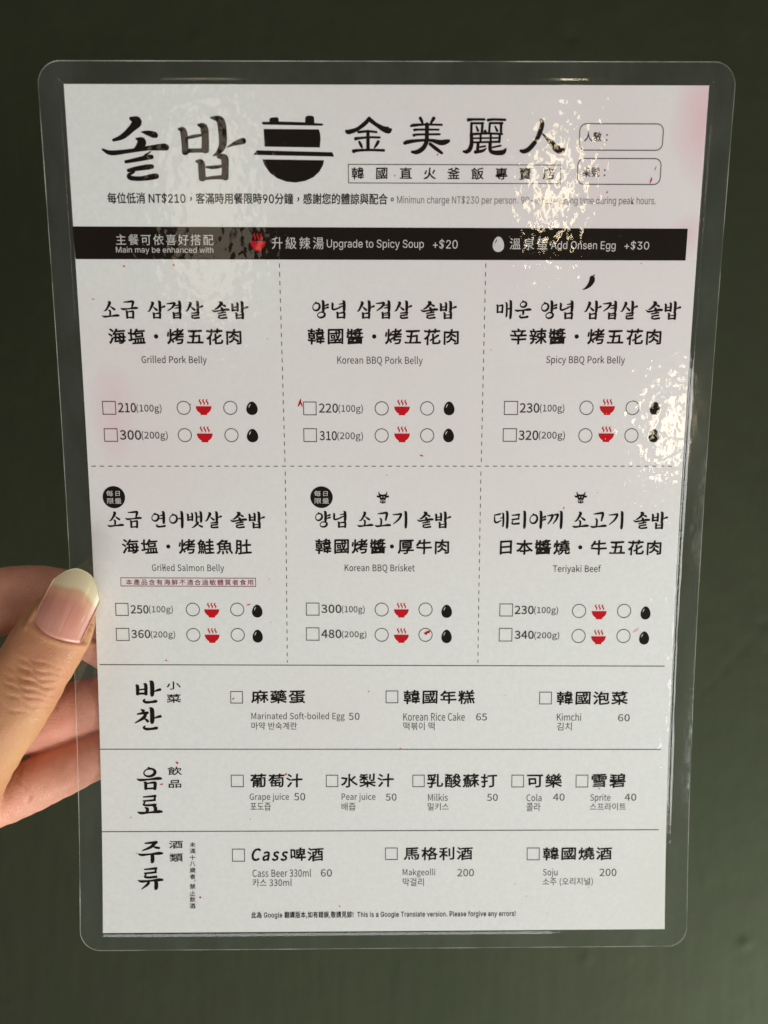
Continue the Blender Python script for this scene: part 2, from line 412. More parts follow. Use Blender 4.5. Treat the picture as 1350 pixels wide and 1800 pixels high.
HUMANIST = {
  ' ': (250, ''),
  '!': (113, '46,77,68,77,72,226,72,262,40,262,41,226 56,-5,73,2,79,20,73,37,56,44,40,37,33,20,40,2'),
  '$': (195, '87,-43,110,-43,110,-4,154,19,171,64,142,122,90,151,61,190,72,217,101,228,127,222,148,206,166,224,142,244,110,254,110,293,87,293,87,253,46,232,30,188,59,136,111,106,140,62,129,33,96,22,63,30,35,48,20,26,50,6,87,-4'),
  '(': (119, '84,-69,103,-60,78,-7,64,50,59,109,64,168,78,225,103,277,84,286,56,232,38,174,32,109,38,44,56,-15'),
  ')': (118, '35,-69,62,-15,80,44,86,109,80,174,62,232,35,286,15,277,40,225,55,168,60,109,55,50,40,-7,15,-60'),
  '+': (195, '84,41,110,41,110,117,181,117,181,141,110,141,110,218,84,218,84,141,13,141,13,117,84,117'),
  ',': (97, '26,-67,64,-38,77,7,70,34,50,44,33,38,26,22,33,5,50,-1,54,0,44,-28,19,-48'),
  '-': (122, '16,86,106,86,106,110,16,110'),
  '.': (97, '49,-5,65,2,72,20,65,37,49,44,32,37,26,20,32,2'),
  '0': (194, '97,-5,140,10,167,55,177,129,167,203,140,247,97,261,55,247,27,203,18,129,27,55,55,10 97,21,62,47,48,129,62,211,97,236,133,211,146,129,133,47'),
  '1': (194, '31,0,172,0,172,27,120,27,120,257,96,257,72,246,42,238,42,218,88,218,88,27,31,27'),
  '2': (194, '15,0,177,0,177,28,106,28,64,25,117,81,152,134,165,186,144,241,90,261,47,251,14,224,33,206,57,227,86,235,121,221,133,185,120,138,82,83,15,19'),
  '3': (194, '92,-5,151,15,175,69,159,112,120,134,120,136,153,158,166,197,145,244,91,261,52,253,20,231,37,210,61,228,90,235,122,224,133,195,118,160,62,146,62,121,125,107,142,70,128,35,90,22,53,31,27,51,10,31,42,6'),
  '4': (194, '119,0,149,0,149,71,183,71,183,96,149,96,149,257,114,257,7,92,7,71,119,71 119,96,40,96,99,184,119,222,121,222,119,175'),
  '5': (195, '92,-5,133,6,164,36,176,83,153,146,98,165,78,163,60,155,67,229,163,229,163,257,39,257,30,137,47,126,68,137,90,141,129,126,143,83,127,38,89,22,51,31,26,50,9,29,42,6'),
  '6': (194, '105,-5,157,18,179,79,160,139,108,159,77,151,50,129,60,191,83,225,116,235,138,230,157,215,175,235,149,254,114,261,68,248,33,203,20,123,31,52,61,10 50,103,77,128,103,136,137,120,149,79,136,37,105,21,67,42'),
  '7': (194, '69,0,103,0,111,89,133,164,178,237,178,257,17,257,17,229,142,229,102,160,79,87'),
  '8': (194, '98,-5,156,15,178,62,165,104,135,129,135,131,158,156,169,193,150,242,99,261,49,243,28,195,39,161,63,136,63,135,31,107,16,64,39,15 116,139,75,160,57,195,69,225,98,237,130,224,142,191,135,164 98,19,60,33,44,67,54,100,80,125,127,101,148,63,134,31'),
  '9': (195, '82,-5,128,10,162,56,175,139,164,207,133,248,89,261,37,238,15,178,35,118,86,97,118,106,145,129,135,66,112,32,81,22,57,27,38,42,20,22,46,3 145,155,118,129,91,121,57,137,46,178,58,220,89,236,128,216'),
  ':': (97, '49,137,65,143,72,161,65,179,49,186,32,179,26,161,32,143 49,-5,65,2,72,20,65,37,49,44,32,37,26,20,32,2'),
  'A': (213, '1,0,34,0,59,78,153,78,177,0,211,0,124,257,88,257 67,104,79,144,105,230,106,230,132,144,145,104'),
  'B': (230, '35,0,117,0,168,8,202,33,214,75,200,117,162,137,162,138,190,159,200,194,175,242,111,257,35,257 68,148,68,231,107,231,153,222,168,190,153,159,106,148 68,26,68,123,112,123,164,111,182,76,164,38,112,26'),
  'C': (224, '132,-5,176,5,211,32,193,53,166,32,133,24,91,37,63,73,54,129,64,185,92,220,134,233,164,226,187,209,204,230,175,252,134,261,76,245,35,200,20,128,35,57,75,11'),
  'D': (241, '35,0,101,0,166,15,206,60,220,129,206,199,166,242,99,257,35,257 68,27,68,230,97,230,147,219,177,184,187,129,177,74,147,39,97,27'),
  'E': (207, '35,0,187,0,187,28,68,28,68,121,165,121,165,149,68,149,68,229,183,229,183,257,35,257'),
  'F': (194, '35,0,68,0,68,115,166,115,166,143,68,143,68,229,183,229,183,257,35,257'),
  'G': (242, '136,-5,182,4,215,25,215,133,131,133,131,106,186,106,186,39,165,28,139,24,93,37,64,73,54,129,64,185,94,220,139,233,171,226,194,209,212,230,183,251,138,261,77,245,36,200,20,128,35,57,76,11'),
  'H': (255, '35,0,68,0,68,121,187,121,187,0,220,0,220,257,187,257,187,149,68,149,68,257,35,257'),
  'I': (103, '35,0,68,0,68,257,35,257'),
  'J': (188, '83,-5,137,19,154,75,154,257,121,257,121,78,111,37,80,24,55,31,35,53,12,36,41,6'),
  'K': (227, '35,0,68,0,68,81,112,134,189,0,225,0,132,159,213,257,176,257,68,128,68,257,35,257'),
  'L': (190, '35,0,180,0,180,28,68,28,68,257,35,257'),
  'M': (285, '35,0,64,0,64,142,60,218,62,218,82,159,131,26,153,26,201,159,222,218,223,218,219,142,219,0,249,0,249,257,210,257,161,119,143,66,142,66,123,119,74,257,35,257'),
  'N': (254, '35,0,66,0,66,135,64,175,62,215,63,215,91,162,185,0,218,0,218,257,187,257,187,123,188,82,192,42,190,42,162,95,68,257,35,257'),
  'O': (260, '130,-5,187,12,225,58,239,129,225,200,187,245,130,261,73,245,34,200,20,129,34,58,73,12 130,24,90,37,63,73,54,129,63,185,90,220,130,233,170,220,197,185,206,129,197,73,170,37'),
  'P': (222, '35,0,68,0,68,102,110,102,160,111,192,137,204,181,192,226,159,250,109,257,35,257 68,129,68,230,104,230,155,220,172,181,156,141,106,129'),
  'Q': (259, '130,22,90,36,63,72,54,129,63,185,90,220,130,233,170,220,197,185,206,129,197,72,170,36 208,-64,245,-58,239,-34,212,-37,174,-29,149,-3,196,19,228,64,239,129,225,200,187,245,130,261,73,245,34,200,20,129,32,63,65,18,114,-4,149,-47'),
  'R': (222, '68,135,68,230,111,230,157,220,173,185,157,147,111,135 176,0,213,0,147,112,189,137,205,185,180,241,116,257,35,257,35,0,68,0,68,109,114,109'),
  'S': (208, '106,-5,170,17,194,68,178,112,141,137,104,153,75,168,62,196,75,223,110,233,142,226,168,209,185,230,152,252,110,261,52,242,29,193,46,150,81,127,118,111,148,94,161,65,146,35,107,24,68,33,36,56,17,33,56,6'),
  'T': (210, '89,0,121,0,121,229,199,229,199,257,11,257,11,229,89,229'),
  'U': (253, '126,-5,173,6,206,41,218,106,218,257,187,257,187,105,170,41,126,24,84,41,67,105,67,257,34,257,34,106,47,41,79,6'),
  'V': (202, '82,0,120,0,201,257,168,257,127,118,102,33,101,33,76,118,34,257,0,257'),
  'W': (308, '63,0,102,0,140,155,153,213,154,213,167,155,206,0,245,0,298,257,267,257,239,117,225,34,223,34,205,117,169,257,140,257,104,117,86,34,85,34,69,117,42,257,9,257'),
  'X': (201, '6,0,40,0,77,69,98,111,99,111,121,69,159,0,195,0,120,131,190,257,156,257,121,191,103,153,102,153,82,191,47,257,11,257,81,133'),
  'Y': (186, '77,0,109,0,109,99,186,257,153,257,120,184,94,128,92,128,67,184,34,257,0,257,77,99'),
  'Z': (211, '18,0,195,0,195,28,57,28,193,237,193,257,30,257,30,229,153,229,18,20'),
  'a': (197, '76,-5,109,3,139,23,140,23,143,0,169,0,169,117,154,174,103,195,61,187,29,170,41,148,67,162,98,168,129,154,137,120,71,107,33,84,21,49,36,10 85,21,61,28,51,51,70,82,137,99,137,46,111,28'),
  'b': (217, '116,-5,157,8,187,42,199,98,190,149,164,183,123,195,92,187,63,168,64,202,64,279,32,279,32,0,58,0,61,20,62,20,89,2 111,22,89,27,64,42,64,142,90,161,115,168,154,149,165,98,150,42'),
  'c': (179, '107,-5,140,2,169,19,155,41,134,28,110,22,67,42,51,95,68,148,111,168,131,164,149,152,165,173,142,188,110,195,64,183,31,149,18,95,30,41,62,7'),
  'd': (217, '97,-5,129,3,155,22,156,22,159,0,185,0,185,279,153,279,153,206,154,173,130,189,101,195,60,183,30,148,19,95,28,41,55,7 104,22,65,42,51,95,68,148,106,168,130,163,153,148,153,48,129,29'),
  'e': (194, '109,-5,144,1,172,15,160,36,138,25,113,21,68,39,50,88,178,88,179,106,160,171,103,195,62,183,31,148,18,95,31,41,63,7 49,110,68,154,104,169,139,154,151,110'),
  'f': (113, '12,164,37,164,37,0,69,0,69,164,110,164,110,190,69,190,69,220,76,248,96,258,118,252,125,277,93,283,51,266,37,221,37,190,12,188'),
  'g': (197, '96,-88,166,-68,193,-22,176,13,126,23,89,23,63,29,56,44,59,57,68,67,96,60,145,78,166,126,161,149,150,166,189,166,189,190,123,190,96,195,46,177,25,127,33,97,50,76,50,75,35,60,29,39,34,20,46,8,46,6,25,-13,18,-37,40,-74 96,82,68,94,56,127,68,160,96,172,125,160,137,127,125,94 101,-65,60,-56,46,-32,50,-16,65,0,90,-3,123,-3,151,-8,161,-27,145,-54'),
  'h': (213, '32,0,64,0,64,138,90,160,116,167,144,155,152,116,152,0,184,0,184,120,170,176,126,195,91,186,63,163,64,202,64,279,32,279'),
  'i': (97, '32,0,64,0,64,190,32,190 48,229,64,235,70,251,64,266,48,271,33,266,27,251,33,235'),
  'j': (96, '12,-85,53,-68,64,-22,64,190,33,190,33,-22,28,-49,9,-59,-9,-56,-15,-80 48,229,64,235,70,251,64,266,48,271,33,266,27,251,33,235'),
  'k': (193, '32,0,64,0,64,50,99,92,155,0,190,0,118,113,181,190,146,190,65,90,64,90,64,279,32,279'),
  'l': (100, '66,-5,84,-2,80,23,73,22,64,36,64,279,32,279,32,38,40,7'),
  'm': (324, '32,0,64,0,64,138,89,160,112,167,139,155,147,116,147,0,179,0,179,138,204,160,227,167,254,155,263,116,263,0,294,0,294,120,280,176,237,195,204,185,174,159,156,185,121,195,90,186,62,162,58,190,32,190'),
  'n': (214, '32,0,64,0,64,138,90,160,116,167,144,155,152,116,152,0,184,0,184,120,170,176,126,195,91,186,62,162,58,190,32,190'),
  'o': (212, '106,-5,150,7,182,41,194,95,182,149,150,183,106,195,63,183,31,149,18,95,31,41,63,7 106,22,66,42,51,95,66,148,106,168,146,148,161,95,146,42'),
  'p': (217, '32,-80,64,-80,64,-16,63,18,90,1,116,-5,157,8,187,42,199,98,190,149,164,183,123,195,91,187,62,168,58,190,32,190 111,22,89,27,64,42,64,142,91,161,115,168,154,149,165,98,150,42'),
  'q': (217, '153,-80,185,-80,185,190,159,190,156,172,155,172,130,189,101,195,60,183,30,148,19,95,28,41,55,7,97,-5,128,3,154,22,153,-13 104,22,65,42,51,95,68,148,106,168,130,163,153,148,153,48,129,29'),
  'r': (136, '32,0,64,0,64,122,87,156,112,166,131,163,137,191,116,195,86,184,62,155,58,190,32,190'),
  's': (164, '82,-5,133,12,151,52,132,90,93,110,65,122,52,143,61,162,88,170,111,165,131,153,146,173,120,189,87,195,39,179,22,141,39,105,77,86,107,72,120,50,111,29,83,20,53,27,27,43,11,22,43,3'),
  't': (132, '92,-5,127,2,121,27,99,21,76,31,70,58,70,164,121,164,121,190,70,190,70,244,43,244,40,190,9,188,9,164,38,164,38,59,50,13'),
  'u': (213, '88,-5,122,5,151,30,152,30,154,0,181,0,181,190,149,190,149,55,124,31,97,23,70,35,62,74,62,190,29,190,29,70,44,14'),
  'v': (182, '73,0,111,0,178,190,146,190,110,82,93,26,91,26,74,82,38,190,5,190'),
  'w': (281, '62,0,99,0,126,102,139,157,141,157,154,103,181,0,220,0,272,190,241,190,213,80,202,27,200,27,187,80,157,190,126,190,96,80,83,27,82,27,70,80,42,190,9,190'),
  'x': (175, '5,0,39,0,64,44,84,78,85,78,106,44,134,0,169,0,106,96,164,190,131,190,107,148,91,117,89,117,70,148,45,190,10,190,68,99'),
  'y': (182, '35,-82,80,-63,106,-16,178,190,147,190,112,85,97,31,95,31,76,85,38,190,5,190,81,0,77,-15,60,-44,34,-56,19,-53,13,-78'),
  'z': (167, '12,0,156,0,156,26,53,26,153,173,153,190,23,190,23,164,112,164,12,17'),
}
GROTESQUE = {
  ' ': (250, ''),
  '!': (196, '67,160,63,509,132,509,128,160 98,-4,81,-1,66,9,56,24,52,41,56,58,66,73,81,83,98,86,116,83,130,73,140,58,143,41,140,24,130,9,116,-1'),
  '$': (446, '202,-74,202,583,244,583,244,-74 224,-9,172,-4,128,9,91,31,64,60,46,96,38,137,104,137,110,110,123,88,142,71,166,59,194,52,224,49,257,52,286,60,311,74,329,92,341,114,346,139,342,161,332,179,316,193,296,205,245,222,184,239,128,260,86,289,60,326,52,372,58,413,75,448,102,476,138,498,180,511,227,516,275,511,316,498,351,476,377,449,394,415,401,378,337,378,326,412,302,437,267,453,225,459,194,456,167,448,145,435,129,418,118,398,115,376,119,352,131,334,148,319,169,308,212,293,264,279,312,264,336,252,359,238,379,220,395,198,405,171,408,139,403,99,386,64,360,34,323,11,278,-4'),
  '+': (453, '198,34,198,364,255,364,255,34 61,172,61,226,391,226,391,172'),
  ',': (187, '38,-119,68,71,137,71,84,-119'),
  '-': (453, '337,244,337,188,114,188,114,244'),
  '.': (187, '95,-4,78,-1,63,9,53,24,50,41,53,59,63,73,78,83,95,87,113,83,128,73,138,59,141,41,138,24,128,9,113,-1'),
  '0': (453, '227,-7,174,1,130,24,95,62,69,113,57,155,50,202,48,254,50,306,57,353,69,395,95,447,130,484,174,508,227,516,279,508,323,484,358,447,384,395,396,353,403,306,405,254,403,202,396,155,384,113,359,62,323,24,279,1 227,50,261,56,290,74,313,103,330,144,340,194,344,254,340,314,330,365,313,405,290,435,261,453,227,460,192,453,163,435,140,405,123,365,113,314,109,254,113,194,123,144,140,103,163,74,192,56'),
  '1': (454, '76,0,76,55,391,55,391,0 276,509,276,0,212,0,212,448,209,448,86,358,86,427,198,509'),
  '2': (453, '64,0,64,47,234,229,282,282,299,305,311,327,318,348,320,371,317,397,308,419,293,436,273,449,250,457,224,460,196,457,172,447,153,433,139,413,130,390,127,362,66,362,71,405,86,442,111,473,143,496,182,511,225,516,268,511,306,497,337,474,361,445,376,411,381,372,378,345,371,318,357,290,336,259,306,223,267,180,153,60,153,57,389,57,389,0'),
  '3': (453, '218,-7,173,-3,133,10,98,30,70,57,52,91,44,132,109,132,115,107,126,87,144,71,165,59,191,52,219,50,248,53,275,61,297,74,315,93,325,116,329,145,326,172,316,196,299,217,275,234,242,244,201,248,157,248,157,299,288,448,288,452,70,452,70,509,372,509,372,461,211,278,211,289,264,288,308,276,344,253,371,222,387,186,393,145,387,103,370,66,344,36,309,12,266,-2'),
  '4': (453, '40,105,40,158,247,509,311,509,109,166,109,163,413,163,413,105 282,0,282,121,282,146,282,318,343,318,343,0'),
  '5': (453, '221,-7,178,-2,140,11,108,32,83,60,66,93,60,130,122,130,127,108,138,89,154,73,173,60,196,52,221,50,250,53,276,64,298,82,314,104,324,131,328,162,324,193,314,221,297,244,275,262,248,273,218,277,192,275,167,268,145,258,128,246,67,253,96,509,366,509,366,452,151,452,134,301,136,301,155,315,178,325,203,331,229,334,263,330,294,321,321,306,345,285,364,260,379,231,388,199,391,163,385,117,369,76,343,41,309,15,268,-1'),
  '6': (453, '226,-7,182,-1,142,15,109,40,84,74,69,115,64,162,68,199,80,239,102,285,137,340,252,509,322,509,151,261,145,261,165,288,196,307,214,312,235,314,278,309,316,295,346,271,370,240,384,201,389,157,384,112,368,73,343,39,310,14,271,-2 226,48,254,52,279,63,299,79,314,101,324,128,327,157,324,187,314,213,299,235,279,251,254,262,226,265,198,262,174,252,153,235,138,214,128,188,125,158,128,128,138,102,153,79,174,63,198,52'),
  '7': (453, '97,0,323,448,323,452,62,452,62,509,391,509,391,449,165,0'),
  '8': (453, '226,-7,178,-2,136,11,101,33,74,62,57,96,52,135,55,166,65,195,81,220,101,241,125,256,153,265,153,267,119,282,93,308,76,342,70,380,75,417,90,450,114,477,146,498,184,511,226,516,269,511,306,498,337,477,361,450,377,417,382,380,376,342,359,308,333,282,300,267,300,265,327,256,351,241,372,220,387,195,397,166,401,135,395,96,378,62,352,33,317,11,275,-2 226,49,258,52,285,60,307,74,323,91,333,113,337,139,333,165,322,189,305,208,283,223,256,232,226,235,196,232,169,223,147,208,130,189,119,165,115,139,119,113,129,91,145,74,167,60,195,52 226,290,252,292,274,300,293,313,307,330,316,351,319,376,316,399,308,420,294,437,275,449,252,457,226,460,200,457,177,449,159,437,145,420,136,399,133,376,136,351,145,330,159,313,178,300,201,292'),
  '9': (453, '226,516,271,510,310,494,343,468,368,434,384,393,389,347,385,309,373,270,350,224,315,168,200,0,130,0,301,248,307,248,287,221,257,202,238,196,218,195,175,199,137,214,106,237,83,269,68,307,64,352,69,397,85,436,110,469,143,494,182,510 226,460,199,457,174,446,154,429,138,407,129,381,125,352,129,322,138,295,154,274,174,257,199,247,226,243,254,247,279,257,299,273,314,295,324,321,327,350,324,381,314,407,299,429,279,446,254,457'),
  ':': (187, '95,-4,78,-1,63,9,53,24,50,41,53,59,63,73,78,83,95,87,113,83,128,73,138,59,141,41,138,24,128,9,113,-1 95,271,78,274,63,284,53,299,50,316,53,334,63,349,78,359,95,362,113,359,128,349,138,334,141,316,138,299,128,284,113,274'),
  'A': (480, '16,0,201,509,276,509,463,0,395,0,287,302,264,372,232,478,245,478,213,371,191,302,85,0 110,142,110,199,370,199,370,142'),
  'E': (419, '60,0,60,509,372,509,372,452,125,452,125,286,355,286,355,229,125,229,125,57,375,57,375,0'),
  'G': (521, '269,-7,225,-3,185,7,149,25,118,49,91,79,69,116,53,157,43,203,40,254,43,305,53,352,69,393,91,429,117,459,149,484,184,501,223,512,265,516,304,513,340,504,374,489,403,469,429,445,449,416,465,384,474,349,408,349,399,372,387,393,373,411,356,427,337,439,315,448,291,454,265,456,222,450,183,432,150,404,125,364,109,314,103,254,109,194,125,145,151,105,184,76,224,59,269,53,309,57,345,71,374,93,396,123,410,160,415,202,434,199,283,199,283,256,478,256,478,200,471,141,451,91,419,50,377,19,326,0'),
  'I': (301, '31,0,31,57,118,57,118,452,31,452,31,509,269,509,269,452,183,452,183,57,269,57,269,0'),
  'M': (628, '60,0,60,509,152,509,277,187,287,159,299,123,311,84,322,49,307,49,318,83,330,121,342,158,352,187,476,509,568,509,568,0,504,0,504,291,504,327,505,369,506,413,507,457,513,457,498,409,482,363,467,322,456,291,342,0,286,0,170,291,159,321,145,361,129,408,112,457,119,457,120,416,121,372,122,328,122,291,122,0'),
  'N': (523, '60,0,60,509,136,509,343,183,363,151,388,107,414,55,405,54,401,108,399,157,399,195,399,509,463,509,463,0,387,0,202,290,177,331,148,381,108,452,119,454,122,384,124,328,125,291,125,0'),
  'O': (534, '267,-7,225,-3,186,7,150,25,119,49,92,79,70,115,53,157,44,203,40,254,44,305,53,352,70,393,92,429,119,459,150,484,186,501,225,512,267,516,309,512,348,501,384,484,415,459,442,429,464,393,480,352,490,305,493,254,490,203,480,157,464,115,442,79,415,49,384,25,348,7,309,-3 267,53,310,59,349,76,383,105,408,144,425,194,430,254,425,314,408,365,383,404,349,433,310,450,267,456,223,450,184,433,151,404,125,364,109,314,103,254,109,194,125,144,151,105,184,76,223,59'),
  'P': (445, '60,0,60,509,235,509,289,503,332,487,366,462,390,430,404,391,409,348,404,304,390,265,366,233,332,207,289,191,235,186,109,186,109,242,233,242,269,246,297,256,318,272,333,294,342,319,344,348,342,376,333,402,318,423,297,439,268,449,232,452,125,452,125,0'),
  'S': (447, '224,-9,172,-4,128,9,91,31,64,60,46,96,38,137,104,137,110,110,123,88,142,71,166,59,194,52,224,49,257,52,286,60,311,74,329,92,341,114,346,139,342,161,332,179,316,193,296,205,245,222,184,239,128,260,86,289,60,326,52,372,58,413,75,448,102,476,138,498,180,511,227,516,275,511,316,498,351,476,377,449,394,415,401,378,337,378,326,412,302,437,267,453,225,459,194,456,167,448,145,435,129,418,118,398,115,376,119,352,131,334,148,319,169,308,212,293,264,279,312,264,336,252,359,238,379,220,395,198,405,171,408,139,403,99,386,64,360,34,323,11,278,-4'),
  'T': (448, '32,452,32,509,417,509,417,452,257,452,257,0,193,0,193,452'),
  'U': (517, '259,-8,203,-2,154,15,114,43,85,80,66,124,60,173,60,509,124,509,124,178,128,144,141,113,160,87,187,68,220,56,259,52,298,56,331,68,357,87,377,113,389,144,393,178,393,509,457,509,457,173,451,124,433,80,403,43,363,15,315,-2'),
  'a': (390, '160,-9,126,-5,94,5,68,22,48,45,35,73,30,108,34,138,43,161,58,179,78,193,100,203,125,211,178,220,234,227,265,235,276,255,276,257,273,279,267,297,256,311,240,322,220,329,196,331,171,329,149,322,118,301,100,274,41,291,57,322,79,346,104,364,133,375,163,382,194,384,239,379,263,372,286,360,306,343,322,320,333,290,337,251,337,0,277,0,277,52,272,52,252,25,236,12,215,1,190,-6 170,45,202,49,228,59,248,74,263,93,272,115,276,138,276,190,259,182,231,176,200,171,175,168,134,159,117,150,103,139,95,124,92,105,94,87,102,72,114,61,130,52,149,47'),
  'b': (424, '229,-8,198,-5,172,4,153,17,138,31,118,59,112,59,112,0,53,0,53,509,114,509,114,319,118,319,137,346,152,360,171,373,197,381,229,384,274,378,313,361,345,332,370,293,385,245,390,189,385,133,370,84,346,45,313,16,274,-2 220,47,253,51,279,66,301,88,316,117,325,151,328,189,325,227,316,261,301,290,280,311,253,325,220,330,188,325,161,312,140,291,125,263,116,229,113,189,116,150,125,115,140,86,162,65,188,51'),
  'c': (396, '207,-8,159,-2,117,16,82,46,56,85,40,133,34,187,40,243,56,291,82,330,117,360,159,378,207,384,234,383,260,377,284,368,305,356,324,341,340,322,353,301,362,277,303,262,290,289,270,311,242,325,207,330,173,325,145,310,124,287,108,258,99,224,96,187,99,151,108,117,124,89,145,66,173,51,207,46,243,52,271,66,292,89,304,117,363,102,354,78,341,56,325,37,306,21,285,9,261,-1,235,-6'),
  'd': (425, '195,-8,151,-2,111,16,79,45,55,84,39,133,34,189,39,245,55,293,79,332,112,361,151,378,196,384,228,381,253,373,272,360,287,346,306,319,311,319,311,509,372,509,372,0,313,0,313,59,307,59,287,31,272,17,252,4,227,-5 205,47,236,51,263,65,284,86,299,115,309,150,312,189,309,229,300,263,284,291,263,312,237,325,205,330,172,325,145,311,124,290,108,261,99,227,96,189,99,151,109,117,124,88,145,66,172,51'),
  'e': (404, '212,-8,161,-2,117,16,82,46,56,85,40,132,34,187,39,242,55,290,81,329,115,359,157,378,205,384,236,382,266,374,294,361,319,341,341,315,357,282,368,242,371,194,371,169,75,169,75,221,338,221,310,202,307,237,298,269,283,294,263,314,237,326,205,330,173,326,146,313,125,294,109,270,99,241,96,211,96,178,100,139,110,106,128,80,151,61,179,50,212,46,234,48,254,53,271,61,285,73,297,88,306,105,365,91,353,63,335,39,311,19,283,4,249,-5'),
  'f': (254, '228,379,228,327,6,327,6,379 81,0,81,432,84,461,96,486,113,505,135,519,161,527,187,530,222,527,243,521,227,468,215,472,195,474,171,470,154,460,145,443,142,419,142,0'),
  'g': (425, '207,-151,168,-148,134,-140,105,-127,82,-110,64,-91,51,-69,101,-41,122,-66,136,-78,154,-88,178,-95,207,-97,249,-92,282,-75,304,-47,311,-6,311,68,306,68,287,41,272,28,252,16,227,8,195,5,152,10,113,27,80,53,55,90,39,136,34,191,39,246,55,293,80,332,112,361,152,378,196,384,228,382,253,373,273,360,288,346,308,319,313,319,313,379,372,379,372,-9,367,-54,350,-90,324,-117,291,-136,251,-147 205,59,237,63,264,75,285,95,300,121,309,154,312,193,309,231,300,264,285,291,264,312,237,325,205,330,172,325,145,312,124,290,109,262,99,229,96,193,99,155,109,123,124,96,145,76,172,63'),
  'h': (410, '114,227,114,0,53,0,53,509,114,509,114,287,102,287,124,332,152,362,187,379,227,384,264,380,295,369,321,349,341,321,353,285,357,240,357,0,296,0,296,235,290,275,273,304,246,323,210,329,184,326,161,317,141,303,126,283,117,257'),
  'i': (166, '53,0,53,379,114,379,114,0 84,443,67,446,54,455,44,468,41,483,44,499,54,512,67,521,84,524,100,521,114,512,123,499,126,483,123,468,114,455,100,446'),
  'j': (167, '53,379,114,379,114,-30,111,-63,102,-90,86,-113,65,-129,37,-139,4,-143,-10,-143,-10,-87,2,-87,25,-83,40,-72,50,-54,53,-29 83,443,67,446,53,455,44,468,41,483,44,499,53,512,67,521,83,524,100,521,114,512,123,499,126,483,123,468,114,455,100,446'),
  'k': (381, '110,137,110,212,121,212,284,379,360,379,184,199,177,199 53,0,53,509,114,509,114,0 294,0,148,186,191,229,372,0'),
  'l': (189, '139,-2,101,3,74,20,58,47,53,84,53,509,114,509,114,99,115,77,120,62,130,54,146,52,160,53,170,54,181,3,162,-1'),
  'm': (609, '53,0,53,379,112,379,112,295,108,295,118,323,132,346,151,363,172,376,195,384,219,386,257,380,287,361,309,331,321,295,312,295,322,321,337,343,357,361,381,375,407,383,437,386,468,383,497,372,522,354,541,328,553,296,557,255,557,0,496,0,496,254,490,289,473,313,447,326,419,330,395,328,374,320,358,307,345,290,338,270,335,247,335,0,274,0,274,260,269,288,253,311,229,326,199,330,178,328,158,320,140,307,126,289,117,266,114,238,114,0'),
  'n': (409, '114,227,114,0,53,0,53,379,112,379,112,287,102,287,124,332,152,362,187,379,227,384,264,380,295,369,321,349,341,321,353,285,357,240,357,0,296,0,296,235,290,275,273,304,246,323,210,329,184,326,161,317,141,303,126,283,117,257'),
  'o': (415, '207,-8,159,-2,117,16,82,46,56,85,40,133,34,187,40,243,56,291,82,330,117,360,159,378,207,384,256,378,299,360,333,330,359,291,376,243,381,187,376,133,359,85,333,46,299,16,256,-2 207,46,242,51,270,66,292,89,307,117,316,151,319,187,316,224,307,258,292,287,270,310,242,325,207,330,173,325,145,310,124,287,108,258,99,224,96,187,99,151,108,117,124,89,145,66,173,51'),
  'p': (424, '53,-143,53,379,112,379,112,319,118,319,137,346,152,360,171,373,197,381,229,384,274,378,313,361,345,332,370,293,385,245,390,189,385,133,370,84,346,45,313,16,274,-2,229,-8,198,-5,173,4,153,17,138,31,118,59,114,59,114,-143 220,47,253,51,279,66,301,88,316,117,325,151,328,189,325,227,316,261,301,290,280,311,253,325,220,330,188,325,161,312,140,291,125,263,116,229,113,189,116,150,125,115,140,86,162,65,188,51'),
  'q': (425, '372,-143,311,-143,311,59,306,59,287,31,272,17,252,4,227,-5,195,-8,151,-2,111,16,79,45,55,84,39,133,34,189,39,245,55,293,79,332,112,361,151,378,196,384,228,381,253,373,272,360,287,346,307,319,313,319,313,379,372,379 205,47,236,51,263,65,284,86,299,115,309,150,312,189,309,229,300,263,284,291,263,312,237,325,205,330,172,325,145,311,124,290,108,261,99,227,96,189,99,151,109,117,124,88,145,66,172,51'),
  'r': (259, '53,0,53,379,112,379,112,321,115,321,130,347,152,367,181,380,213,385,229,384,243,384,243,322,230,324,207,326,182,323,159,315,140,301,126,284,117,262,114,237,114,0'),
  's': (364, '182,-8,145,-5,112,3,84,18,62,38,45,63,36,94,94,107,105,79,124,60,150,49,181,45,217,50,244,62,262,81,268,103,265,121,254,136,237,147,212,155,149,170,104,186,72,208,53,237,47,274,51,305,65,332,87,354,115,370,149,381,187,384,223,381,254,372,279,358,299,339,314,316,324,290,268,277,258,298,243,316,219,328,187,333,156,329,131,317,114,299,109,277,112,258,124,243,144,232,172,223,229,209,275,194,306,171,325,142,331,107,326,75,312,47,290,24,260,6,223,-5'),
  't': (228, '204,379,204,327,6,327,6,379 65,471,126,471,126,98,128,76,136,61,150,53,170,50,185,51,202,54,213,2,192,-3,168,-4,125,2,92,21,72,52,65,93'),
  'u': (410, '182,-5,146,-1,115,11,89,31,69,59,57,95,53,139,53,379,114,379,114,144,119,105,137,75,164,56,200,50,226,53,249,62,268,77,283,97,293,122,296,153,296,379,357,379,357,0,298,0,298,92,307,92,286,47,257,17,222,0'),
  'v': (390, '163,0,17,379,84,379,165,155,187,87,206,21,184,21,203,87,224,155,305,379,371,379,226,0'),
  'w': (567, '138,0,23,379,87,379,133,214,154,137,175,41,165,41,186,135,206,214,252,379,316,379,362,214,382,136,402,41,391,41,413,135,434,214,480,379,545,379,429,0,368,0,319,172,305,225,291,280,277,338,291,338,277,280,263,225,248,172,199,0'),
